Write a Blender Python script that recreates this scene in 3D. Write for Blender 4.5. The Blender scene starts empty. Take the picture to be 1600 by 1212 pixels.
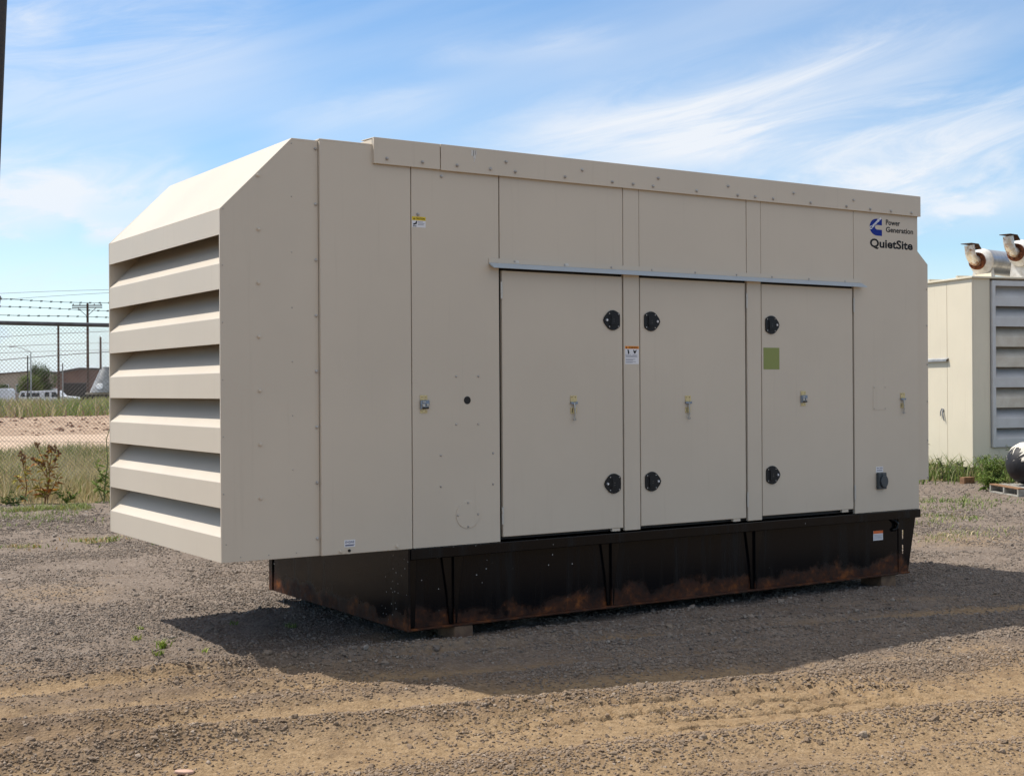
import bpy, bmesh, math, random
import numpy as np
from mathutils import Vector, Matrix

rng = np.random.default_rng(7)
random.seed(7)
SC = bpy.context.scene
COL = SC.collection

# ------------------------------------------------------------------ camera
CAM = Vector((-2.8856, -7.5832, 1.65))
FW = Vector((0.54536, 0.83820, 0.001367)).normalized()
RT = Vector((0.83819, -0.54534, -0.00586)).normalized()
UP = RT.cross(FW).normalized()
cd = bpy.data.cameras.new('camera')
cd.sensor_width = 36.0
cd.lens = 2093.6 / 1600 * 36
cd.clip_start = 0.1
cd.clip_end = 9000
cam = bpy.data.objects.new('camera', cd)
COL.objects.link(cam)
cam.matrix_world = Matrix(((RT.x, UP.x, -FW.x, CAM.x), (RT.y, UP.y, -FW.y, CAM.y), (RT.z, UP.z, -FW.z, CAM.z), (0, 0, 0, 1)))
SC.camera = cam

# ------------------------------------------------------------------ light
SUN = Vector((-0.385, 0.535, 1.0)).normalized()        # towards the sun
SUN_EL = math.asin(SUN.z)
SUN_AZ = math.atan2(SUN.x, SUN.y)
ld = bpy.data.lights.new('sun', 'SUN')
ld.energy = 3.8
ld.angle = math.radians(0.53)
ld.color = (1.0, 0.945, 0.86)
sun = bpy.data.objects.new('sun', ld)
COL.objects.link(sun)
sun.rotation_euler = SUN.to_track_quat('Z', 'Y').to_euler()

SC.view_settings.view_transform = 'Standard'
SC.view_settings.look = 'None'
SC.view_settings.gamma = 1.0
SC.view_settings.exposure = 0.45
SC.view_settings.use_curve_mapping = False
SC.render.engine = 'CYCLES'
SC.cycles.use_denoising = True
SC.cycles.max_bounces = 6
SC.cycles.transparent_max_bounces = 8
SC.cycles.caustics_reflective = False
SC.cycles.caustics_refractive = False


class NT:
    """small helper to write node trees"""
    def __init__(s, tree):
        s.t = tree
        s.n = tree.nodes
        s.l = tree.links

    def node(s, typ, **kw):
        n = s.n.new(typ)
        for k, v in kw.items():
            setattr(n, k, v)
        return n

    def set(s, sock, v):
        if isinstance(v, bpy.types.NodeSocket):
            s.l.new(v, sock)
        else:
            sock.default_value = v

    def math(s, op, a, b=None, c=None, clamp=False):
        n = s.node('ShaderNodeMath', operation=op, use_clamp=clamp)
        s.set(n.inputs[0], a)
        if b is not None:
            s.set(n.inputs[1], b)
        if c is not None:
            s.set(n.inputs[2], c)
        return n.outputs[0]

    def vmath(s, op, a, b=None, out=0):
        n = s.node('ShaderNodeVectorMath', operation=op)
        s.set(n.inputs[0], a)
        if b is not None:
            s.set(n.inputs[1], b)
        return n.outputs[out]

    def mix(s, f, a, b, blend='MIX'):
        n = s.node('ShaderNodeMix', data_type='RGBA', blend_type=blend)
        s.set(n.inputs[0], f)
        for i, v in ((6, a), (7, b)):
            if isinstance(v, (tuple, list)) and len(v) == 3:
                v = (*v, 1)
            s.set(n.inputs[i], v)
        return n.outputs[2]

    def noise(s, vec, scale, detail=4, rough=0.55, dist=0.0, col=False):
        n = s.node('ShaderNodeTexNoise')
        if vec is not None:
            s.l.new(vec, n.inputs['Vector'])
        n.inputs['Scale'].default_value = scale
        n.inputs['Detail'].default_value = detail
        n.inputs['Roughness'].default_value = rough
        n.inputs['Distortion'].default_value = dist
        return n.outputs[1 if col else 0]

    def ramp(s, f, stops):
        n = s.node('ShaderNodeValToRGB')
        s.l.new(f, n.inputs[0])
        e = n.color_ramp.elements
        while len(e) < len(stops):
            e.new(0.5)
        for q, (p, c) in zip(e, stops):
            q.position = p
            if not isinstance(c, (tuple, list)):
                c = (c, c, c)
            q.color = (*c, 1) if len(c) == 3 else c
        return n.outputs[0]

    def smooth(s, v, a, b):
        n = s.node('ShaderNodeMapRange', interpolation_type='SMOOTHSTEP')
        s.set(n.inputs[0], v)
        n.inputs[1].default_value = a
        n.inputs[2].default_value = b
        return n.outputs[0]


# ------------------------------------------------------------------ world
w = bpy.data.worlds.new('World')
SC.world = w
w.use_nodes = True
T = NT(w.node_tree)
T.n.clear()
out = T.node('ShaderNodeOutputWorld')
bg = T.node('ShaderNodeBackground')
sky = T.node('ShaderNodeTexSky', sky_type='NISHITA')
sky.sun_disc = False
sky.sun_elevation = SUN_EL
sky.sun_rotation = SUN_AZ
sky.altitude = 300
sky.air_density = 1.0
sky.dust_density = 0.35
sky.ozone_density = 1.6
D = T.node('ShaderNodeTexCoord').outputs['Generated']
hsv = T.node('ShaderNodeHueSaturation')
T.l.new(sky.outputs[0], hsv.inputs['Color'])
hsv.inputs['Saturation'].default_value = 1.33
hsv.inputs['Value'].default_value = 1.1
dn = T.vmath('NORMALIZE', D)
# streaky high cloud over the whole dome: noise drawn out along one heading
mp = T.node('ShaderNodeMapping')
mp.vector_type = 'TEXTURE'
T.l.new(dn, mp.inputs[0])
mp.inputs['Rotation'].default_value = (0.0, math.radians(-14), math.radians(-33))
mp.inputs['Scale'].default_value = (2.6, 1.2, 0.42)
cir = T.noise(mp.outputs[0], 2.6, 7, 0.55, 0.5)
cir = T.smooth(cir, 0.47, 0.78)
fine = T.noise(mp.outputs[0], 13.0, 9, 0.66, 1.1)
pm = T.node('ShaderNodeMapping')
T.l.new(dn, pm.inputs[0])
pm.inputs['Scale'].default_value = (1, 1, 1.9)
puff = T.noise(pm.outputs[0], 9.0, 9, 0.56, 0.25)


def skydir(px, py):
    return (FW + RT * ((px - 800) / 2093.6) - UP * ((py - 606) / 2093.6)).normalized()


def band(p, q, wd, lin):
    """one long cloud: soft across, fading at both ends, given by two directions"""
    a, b = skydir(*p), skydir(*q)
    c = ((a + b) / 2).normalized()
    t = (b - a)
    L = t.length / 2
    t.normalize()
    n = c.cross(t).normalized()
    u = T.math('DIVIDE', T.vmath('DOT_PRODUCT', dn, tuple(t), out=1), L)
    # coordinates measured from the cloud's centre
    u = T.math('SUBTRACT', u, c.dot(t) / L)
    v = T.math('DIVIDE', T.vmath('DOT_PRODUCT', dn, tuple(n), out=1), wd)
    v = T.math('ADD', v, T.math('MULTIPLY', T.math('SUBTRACT', fine, 0.5), 1.6))
    e = T.math('ADD', T.math('POWER', T.math('ABSOLUTE', v), 2.0), T.math('POWER', T.math('ABSOLUTE', u), 4.0))
    g = T.math('EXPONENT', T.math('MULTIPLY', e, -1.0))
    front = T.math('GREATER_THAN', T.vmath('DOT_PRODUCT', dn, tuple(c), out=1), 0.0)
    return T.math('MULTIPLY', T.math('MULTIPLY', g, front), lin)


bands = [((740, 250), (1500, 70), 0.024, 0.58), ((900, 262), (1680, 150), 0.022, 0.55),
         ((1050, 240), (1700, 215), 0.02, 0.35), ((-120, 190), (420, 30), 0.05, 0.46), ((-60, 290), (280, 268), 0.018, 0.85),
         ((660, 95), (960, 60), 0.010, 0.35), ((1180, 330), (1700, 290), 0.026, 0.85), ((-80, 60), (90, 20), 0.024, 0.42),
         ((420, 200), (700, 160), 0.016, 0.28), ((-80, 345), (120, 330), 0.02, 0.65), ((130, 372), (215, 366), 0.007, 0.7), ((-60, 455), (240, 440), 0.016, 0.5)]
tot = None
for b in bands:
    g = band(*b)
    tot = g if tot is None else T.math('ADD', tot, g)
wisp = T.math('MULTIPLY_ADD', T.smooth(fine, 0.28, 0.74), 0.72, 0.34)
tot = T.math('MULTIPLY', tot, wisp)
# low soft heaps near the horizon all the way round
z = T.node('ShaderNodeSeparateXYZ')
T.l.new(dn, z.inputs[0])
# thin streaks, with an unseen brighter layer added overhead to lift the fill light
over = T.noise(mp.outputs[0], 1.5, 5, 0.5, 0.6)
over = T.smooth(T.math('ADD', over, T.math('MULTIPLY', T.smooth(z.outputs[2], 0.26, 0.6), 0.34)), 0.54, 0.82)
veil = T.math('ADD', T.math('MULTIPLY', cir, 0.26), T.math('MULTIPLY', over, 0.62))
low = T.math('MULTIPLY', T.smooth(puff, 0.50, 0.60), T.math('SUBTRACT', 1.0, T.smooth(z.outputs[2], 0.09, 0.19)))
low = T.math('MULTIPLY', low, 0.62)
haze = T.math('MULTIPLY', T.math('SUBTRACT', 1.0, T.smooth(z.outputs[2], -0.02, 0.13)), 0.80)
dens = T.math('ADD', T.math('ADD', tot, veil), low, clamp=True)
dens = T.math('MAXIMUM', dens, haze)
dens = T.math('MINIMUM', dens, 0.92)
skyc = hsv.outputs[0]
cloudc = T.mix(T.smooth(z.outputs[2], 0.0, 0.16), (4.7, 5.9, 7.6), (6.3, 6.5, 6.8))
cloudc = T.mix(T.smooth(z.outputs[2], 0.2, 0.6), cloudc, (7.5, 7.0, 6.25))  # overhead layer tinted warm to warm the shaded faces
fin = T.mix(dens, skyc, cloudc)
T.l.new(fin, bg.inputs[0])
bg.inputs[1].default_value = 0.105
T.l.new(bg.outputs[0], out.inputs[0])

# ------------------------------------------------------------------ materials
MATS = {}


def mat(name, base, rough=0.5, metal=0.0, spec=0.5):
    m = bpy.data.materials.new(name)
    m.use_nodes = True
    N = NT(m.node_tree)
    b = N.n['Principled BSDF']
    b.inputs['Base Color'].default_value = (*base, 1)
    b.inputs['Roughness'].default_value = rough
    b.inputs['Metallic'].default_value = metal
    b.inputs['Specular IOR Level'].default_value = spec
    MATS[name] = m
    return m, N, b


def bump(N, b, h, strength, dist):
    n = N.node('ShaderNodeBump')
    n.inputs['Strength'].default_value = strength
    n.inputs['Distance'].default_value = dist
    N.l.new(h, n.inputs['Height'])
    N.l.new(n.outputs[0], b.inputs['Normal'])


def geo_pos(N):
    return N.node('ShaderNodeNewGeometry').outputs['Position']


def varied(name, c1, c2, scale=3.0, rough=0.6, metal=0.0, bscale=None, bstr=0.15, bdist=0.01, spec=0.4, r2=None):
    m, N, b = mat(name, c1, rough, metal, spec)
    P = geo_pos(N)
    f = N.smooth(N.noise(P, scale, 6, 0.6), 0.35, 0.65)
    N.l.new(N.mix(f, c1, c2), b.inputs['Base Color'])
    if r2 is not None:
        N.l.new(N.math('MULTIPLY_ADD', f, r2 - rough, rough), b.inputs['Roughness'])
    if bscale:
        bump(N, b, N.noise(P, bscale, 5, 0.6), bstr, bdist)
    return m


def paint(name, c, dusty, streak=0.5):
    """factory sheet-metal paint: slight tone drift, thin rain streaks, faint waviness of the sheet"""
    m, N, b = mat(name, c, 0.42, 0, 0.35)
    P = geo_pos(N)
    big = N.noise(P, 0.9, 4, 0.55)
    mp = N.node('ShaderNodeMapping')
    N.l.new(P, mp.inputs[0])
    mp.inputs['Scale'].default_value = (26, 26, 0.9)
    st = N.smooth(N.noise(mp.outputs[0], 1.0, 5, 0.6), 0.56, 0.78)
    sp = N.smooth(N.noise(P, 55, 3, 0.6), 0.70, 0.78)
    col = N.mix(N.smooth(big, 0.3, 0.7), tuple(x * 0.965 for x in c), tuple(min(1, x * 1.03) for x in c))
    col = N.mix(N.math('MULTIPLY', st, 0.24 * streak), col, dusty)
    col = N.mix(N.math('MULTIPLY', sp, 0.22), col, tuple(x * 0.62 for x in c))
    N.l.new(col, b.inputs['Base Color'])
    N.l.new(N.math('MULTIPLY_ADD', big, 0.2, 0.36), b.inputs['Roughness'])
    wav = N.noise(P, 1.7, 2, 0.5)
    peel = N.noise(P, 240, 2, 0.5)
    bump(N, b, N.math('MULTIPLY_ADD', peel, 0.012, wav), 0.16, 0.02)
    return m


paint('beige_paint', (0.592, 0.520, 0.422), (0.34, 0.28, 0.21))
paint('cream_paint', (0.72, 0.645, 0.50), (0.45, 0.36, 0.25), 0.9)
paint('stone_paint', (0.42, 0.395, 0.345), (0.30, 0.27, 0.22), 0.8)
mat('dark_gap', (0.012, 0.011, 0.010), 0.7)
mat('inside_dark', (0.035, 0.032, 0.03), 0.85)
varied('zinc', (0.52, 0.51, 0.49), (0.36, 0.35, 0.34), 30, 0.42, 0.7)
varied('bolt_zinc', (0.50, 0.48, 0.45), (0.34, 0.32, 0.30), 40, 0.45, 0.55)
varied('brass', (0.66, 0.54, 0.27), (0.52, 0.42, 0.24), 60, 0.4, 0.5)
mat('black_plastic', (0.010, 0.010, 0.011), 0.5, 0, 0.3)
mat('blue_grey_metal', (0.20, 0.25, 0.33), 0.35, 0.4)
mat('hinge_metal', (0.55, 0.53, 0.48), 0.45, 0.25)
mat('decal_white', (0.72, 0.72, 0.74), 0.5)
mat('decal_yellow', (0.72, 0.52, 0.02), 0.5)
mat('decal_orange', (0.78, 0.26, 0.02), 0.5)
mat('decal_red_orange', (0.72, 0.14, 0.02), 0.5)
mat('decal_black', (0.008, 0.008, 0.010), 0.6, 0, 0.2)
mat('decal_grey', (0.30, 0.30, 0.34), 0.55)
mat('decal_blue', (0.004, 0.022, 0.24), 0.5, 0, 0.2)
mat('decal_navy', (0.06, 0.07, 0.16), 0.5)
mat('decal_green', (0.235, 0.27, 0.075), 0.6)
mat('lip_sky_tint', (0.42, 0.475, 0.52), 0.4, 0.15)  # beige lip coloured blue-grey, the sky's reflection put into its paint
mat('scrape', (0.62, 0.60, 0.56), 0.6)
mat('outlet_grey', (0.045, 0.055, 0.062), 0.5)
mat('rubber', (0.02, 0.02, 0.02), 0.8)
mat('glass_dark', (0.03, 0.04, 0.05), 0.12)
mat('white_vehicle', (0.72, 0.73, 0.75), 0.35)
mat('tail_red', (0.5, 0.03, 0.02), 0.4)
mat('gun_grey', (0.28, 0.28, 0.28), 0.55, 0.3)
varied('galvanised', (0.46, 0.47, 0.48), (0.34, 0.35, 0.36), 5, 0.5, 0.55, spec=0.4)
varied('grey_slat', (0.58, 0.57, 0.56), (0.53, 0.515, 0.50), 3, 0.45, 0.1, spec=0.4)
varied('dirty_slat', (0.62, 0.57, 0.48), (0.55, 0.49, 0.40), 4, 0.55, 0.1)
varied('weathered_wood', (0.42, 0.37, 0.30), (0.26, 0.21, 0.16), 18, 0.8, bscale=60, bdist=0.004)
varied('grey_wood', (0.36, 0.35, 0.31), (0.24, 0.22, 0.19), 14, 0.8, bscale=70, bdist=0.004)
varied('brown_wood', (0.30, 0.17, 0.09), (0.20, 0.11, 0.06), 16, 0.8, bscale=60, bdist=0.004)
varied('block_wood', (0.20, 0.125, 0.075), (0.12, 0.075, 0.05), 14, 0.85, bscale=50, bdist=0.006)
varied('pole_wood', (0.11, 0.065, 0.045), (0.07, 0.045, 0.035), 6, 0.85)
varied('dark_steel', (0.035, 0.033, 0.034), (0.05, 0.04, 0.035), 6, 0.55, 0.2)
varied('rail_steel', (0.13, 0.13, 0.14), (0.09, 0.085, 0.085), 8, 0.5, 0.3)
varied('fence_wire', (0.24, 0.235, 0.23), (0.17, 0.14, 0.12), 1.3, 0.5, 0.3)
varied('silver_drum', (0.60, 0.60, 0.60), (0.45, 0.45, 0.46), 6, 0.33, 0.8, r2=0.45)
varied('white_cap', (0.72, 0.71, 0.69), (0.55, 0.52, 0.48), 8, 0.45)
varied('flange_rust', (0.20, 0.065, 0.022), (0.10, 0.03, 0.014), 22, 0.9, bscale=90, bdist=0.004)
varied('cap_rust', (0.12, 0.06, 0.035), (0.06, 0.035, 0.025), 25, 0.9)
varied('black_tank', (0.016, 0.016, 0.018), (0.03, 0.028, 0.03), 5, 0.55, spec=0.25)
varied('earth', (0.25, 0.14, 0.09), (0.16, 0.085, 0.055), 2.0, 0.95)
varied('pink_stone', (0.55, 0.36, 0.27), (0.48, 0.32, 0.25), 20, 0.7)
varied('torn_sheet', (0.76, 0.72, 0.63), (0.62, 0.57, 0.48), 7, 0.75)
varied('brown_wall', (0.21, 0.125, 0.095), (0.17, 0.10, 0.08), 0.5, 0.85)
varied('tan_wall', (0.46, 0.37, 0.28), (0.40, 0.33, 0.26), 0.4, 0.85)
mat('roof_dark', (0.10, 0.085, 0.08), 0.8)
varied('hopper_grey', (0.42, 0.42, 0.42), (0.26, 0.26, 0.26), 1.2, 0.6, 0.2)
mat('wire_black', (0.05, 0.05, 0.055), 0.6)


def pipe_mat():
    m, N, b = mat('exhaust_pipe', (0.5, 0.46, 0.4), 0.4, 0.5)
    P = geo_pos(N)
    n = N.noise(P, 7, 5, 0.65)
    f = N.smooth(n, 0.50, 0.66)
    c = N.mix(N.smooth(N.noise(P, 16, 4), 0.4, 0.6), (0.68, 0.66, 0.63), (0.62, 0.54, 0.42))
    N.l.new(N.mix(f, c, (0.30, 0.115, 0.03)), b.inputs['Base Color'])


pipe_mat()


def tank_mat():
    """black enamel, rusting from the bottom edge upward in scallops, with paint flecks"""
    m, N, b = mat('tank_enamel', (0.010, 0.010, 0.012), 0.33, 0, 0.17)
    P = geo_pos(N)
    s = N.node('ShaderNodeSeparateXYZ')
    N.l.new(P, s.inputs[0])
    n1 = N.noise(P, 3.2, 5, 0.62, 0.4)
    n2 = N.noise(P, 11.0, 5, 0.6)
    # height of the rust edge above the ground wanders between .13 and .33
    vs_ = N.node('ShaderNodeTexVoronoi')
    N.l.new(P, vs_.inputs['Vector'])
    vs_.inputs['Scale'].default_value = 4.2
    scal = N.math('SUBTRACT', 0.55, vs_.outputs['Distance'])
    edge = N.math('ADD', N.math('ADD', N.math('MULTIPLY', n1, 0.40), N.math('MULTIPLY', n2, 0.10)), N.math('MULTIPLY', scal, 0.10))
    lift = N.math('SUBTRACT', edge, N.math('MULTIPLY', N.math('SUBTRACT', s.outputs[2], 0.09), 1.25))
    rust = N.math('MULTIPLY', N.smooth(lift, 0.06, 0.19), N.math('MULTIPLY_ADD', N.smooth(N.noise(P, 23, 6, 0.7), 0.32, 0.58), 0.6, 0.4))
    deep = N.smooth(lift, 0.20, 0.30)
    rc = N.ramp(N.noise(P, 9, 6, 0.65), [(0.30, (0.022, 0.011, 0.008)), (0.52, (0.075, 0.027, 0.012)), (0.70, (0.24, 0.078, 0.02))])
    rc = N.mix(N.math('MULTIPLY', deep, 0.55), rc, (0.055, 0.030, 0.022))
    mp = N.node('ShaderNodeMapping')
    N.l.new(P, mp.inputs[0])
    mp.inputs['Scale'].default_value = (9, 9, 0.7)
    dust = N.smooth(N.noise(mp.outputs[0], 1.0, 5, 0.6), 0.45, 0.75)
    bl = N.mix(N.math('MULTIPLY', dust, 0.35), (0.004, 0.0045, 0.006), (0.015, 0.015, 0.016))
    vo = N.node('ShaderNodeTexVoronoi')
    N.l.new(P, vo.inputs['Vector'])
    vo.inputs['Scale'].default_value = 24
    near = N.smooth(N.noise(P, 1.3, 2), 0.5, 0.62)
    fl = N.math('MULTIPLY', N.math('LESS_THAN', vo.outputs['Distance'], 0.115), near)
    vc = N.node('ShaderNodeSeparateColor')
    N.l.new(vo.outputs['Color'], vc.inputs[0])
    fl = N.math('MULTIPLY', fl, N.math('GREATER_THAN', vc.outputs[0], 0.72))
    c = N.mix(fl, bl, (0.34, 0.34, 0.33))
    c = N.mix(rust, c, rc)
    N.l.new(c, b.inputs['Base Color'])
    N.l.new(N.math('MULTIPLY_ADD', rust, 0.5, N.math('MULTIPLY_ADD', dust, 0.16, 0.17)), b.inputs['Roughness'])
    bump(N, b, N.math('MULTIPLY', rust, N.noise(P, 40, 5, 0.7)), 0.5, 0.004)


tank_mat()
varied('gusset_black', (0.003, 0.003, 0.004), (0.007, 0.006, 0.006), 4, 0.2, spec=0.2)


def ground_mat():
    m, N, b = mat('gravel_ground', (0.2, 0.17, 0.15), 0.95, 0, 0.15)
    P = geo_pos(N)

    def attr(n):
        a = N.node('ShaderNodeAttribute', attribute_name=n)
        return a.outputs['Fac']
    sand = attr('sand')
    far = attr('zone')
    n1 = N.noise(P, 2.2, 6, 0.6)
    n2 = N.noise(P, 26, 5, 0.7)
    n3 = N.noise(P, 90, 3, 0.7)
    vor = N.node('ShaderNodeTexVoronoi')
    N.l.new(P, vor.inputs['Vector'])
    vor.inputs['Scale'].default_value = 62
    sc = N.node('ShaderNodeSeparateColor')
    N.l.new(vor.outputs['Color'], sc.inputs[0])
    stone = N.ramp(sc.outputs[0], [(0.0, (0.09, 0.072, 0.06)), (0.35, (0.16, 0.128, 0.106)), (0.7, (0.22, 0.18, 0.15)), (1.0, (0.36, 0.31, 0.27))])
    fine = N.mix(n2, (0.135, 0.103, 0.079), (0.25, 0.198, 0.155))
    g = N.mix(0.55, stone, fine)
    g = N.mix(N.math('MULTIPLY', N.smooth(n1, 0.45, 0.75), 0.35), g, (0.33, 0.27, 0.22))
    fore = attr('fore')
    dirt = N.mix(N.smooth(N.noise(P, 5.0, 6, 0.65), 0.35, 0.65), (0.085, 0.053, 0.029), (0.24, 0.16, 0.092))
    g = N.mix(N.math('MULTIPLY', fore, N.math('MULTIPLY_ADD', N.smooth(N.noise(P, 1.4, 5, 0.6), 0.3, 0.7), 0.42, 0.50)), g, dirt)
    sd = N.mix(N.smooth(n2, 0.3, 0.7), (0.22, 0.145, 0.076), (0.37, 0.262, 0.152))
    sd = N.mix(N.math('MULTIPLY', N.smooth(N.noise(P, 3.1, 5, 0.65), 0.52, 0.72), 0.55), sd, (0.15, 0.095, 0.055))
    sd = N.mix(N.math('MULTIPLY', N.smooth(n3, 0.5, 0.75), 0.4), sd, (0.38, 0.31, 0.23))
    edge = N.math('ADD', sand, N.math('MULTIPLY', N.math('SUBTRACT', N.noise(P, 9, 6, 0.7), 0.5), 1.5))
    c = N.mix(N.math('MULTIPLY', N.smooth(edge, 0.05, 1.0), 0.85), g, sd)
    # far land: weedy soil, pinkish haul road, broken bank, yard beyond
    soil = N.mix(n2, (0.19, 0.15, 0.08), (0.27, 0.21, 0.12))
    road = N.mix(n1, (0.50, 0.37, 0.27), (0.56, 0.43, 0.33))
    bank = N.mix(N.smooth(N.noise(P, 1.6, 6, 0.7), 0.4, 0.62), (0.31, 0.215, 0.15), (0.45, 0.335, 0.245))
    yard = N.mix(n1, (0.18, 0.15, 0.13), (0.26, 0.22, 0.19))
    for lv, cc in ((0.5, soil), (1.5, road), (2.5, bank), (3.5, soil), (4.5, yard)):
        c = N.mix(N.smooth(far, lv - 0.12, lv + 0.12), c, cc)
    N.l.new(c, b.inputs['Base Color'])
    hh = N.math('ADD', N.math('MULTIPLY', vor.outputs['Distance'], -0.6), N.math('MULTIPLY', n3, 0.7))
    hh = N.math('ADD', hh, N.math('MULTIPLY', n2, 1.0))
    bump(N, b, hh, 0.75, 0.016)


ground_mat()


def stone_mat():
    m, N, b = mat('pebble_stone', (0.2, 0.18, 0.16), 0.9, 0, 0.25)
    oi = N.node('ShaderNodeObjectInfo')
    c = N.ramp(oi.outputs['Random'], [(0.0, (0.12, 0.098, 0.085)), (0.2, (0.20, 0.163, 0.135)), (0.5, (0.255, 0.208, 0.172)), (0.72, (0.30, 0.25, 0.208)), (0.86, (0.32, 0.24, 0.165)), (0.96, (0.42, 0.37, 0.32)), (1.0, (0.55, 0.49, 0.43))])
    tc = N.node('ShaderNodeTexCoord')
    n = N.noise(tc.outputs['Object'], 2.2, 4, 0.6)
    sx = N.node('ShaderNodeSeparateXYZ')
    N.l.new(geo_pos(N), sx.inputs[0])
    # stones by the wheel tracks carry brown road dust, those further back are greyer
    vv = N.math('MULTIPLY_ADD', sx.outputs[0], 0.17, sx.outputs[1])
    vv = N.math('MULTIPLY_ADD', N.smooth(sx.outputs[0], 0.2, 1.6), 1.6, vv)
    dustc = N.mix(N.smooth(vv, -0.6, 1.2), (0.215, 0.147, 0.088), (0.185, 0.155, 0.13))
    N.l.new(N.mix(N.math('MULTIPLY_ADD', n, 0.5, 0.36), c, dustc), b.inputs['Base Color'])


stone_mat()


def vcol_mat(name, rough=0.7, trans=0.25):
    m, N, b = mat(name, (0.1, 0.1, 0.05), rough, 0, 0.25)
    a = N.node('ShaderNodeAttribute', attribute_name='col')
    N.l.new(a.outputs['Color'], b.inputs['Base Color'])
    t = N.node('ShaderNodeBsdfTranslucent')
    N.l.new(a.outputs['Color'], t.inputs[0])
    mx = N.node('ShaderNodeMixShader')
    mx.inputs[0].default_value = trans
    N.l.new(b.outputs[0], mx.inputs[1])
    N.l.new(t.outputs[0], mx.inputs[2])
    N.l.new(mx.outputs[0], N.n['Material Output'].inputs[0])


vcol_mat('leafy')
M = MATS

# ------------------------------------------------------------------ building helpers
AO = {}          # authoring origin of each parent


def tag(o, label=None, cat=None, group=None, kind=None):
    if label:
        o['label'] = label
    if cat:
        o['category'] = cat
    if group:
        o['group'] = group
    if kind:
        o['kind'] = kind
    return o


def thing(name, label, cat, loc=(0, 0, 0), rotz=0.0, group=None, authored_at_world=False):
    o = bpy.data.objects.new(name, None)
    o.empty_display_size = 0.3
    COL.objects.link(o)
    o.location = loc
    o.rotation_euler = (0, 0, rotz)
    AO[o] = Vector(loc) if authored_at_world else Vector((0, 0, 0))
    return tag(o, label, cat, group)


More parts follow.
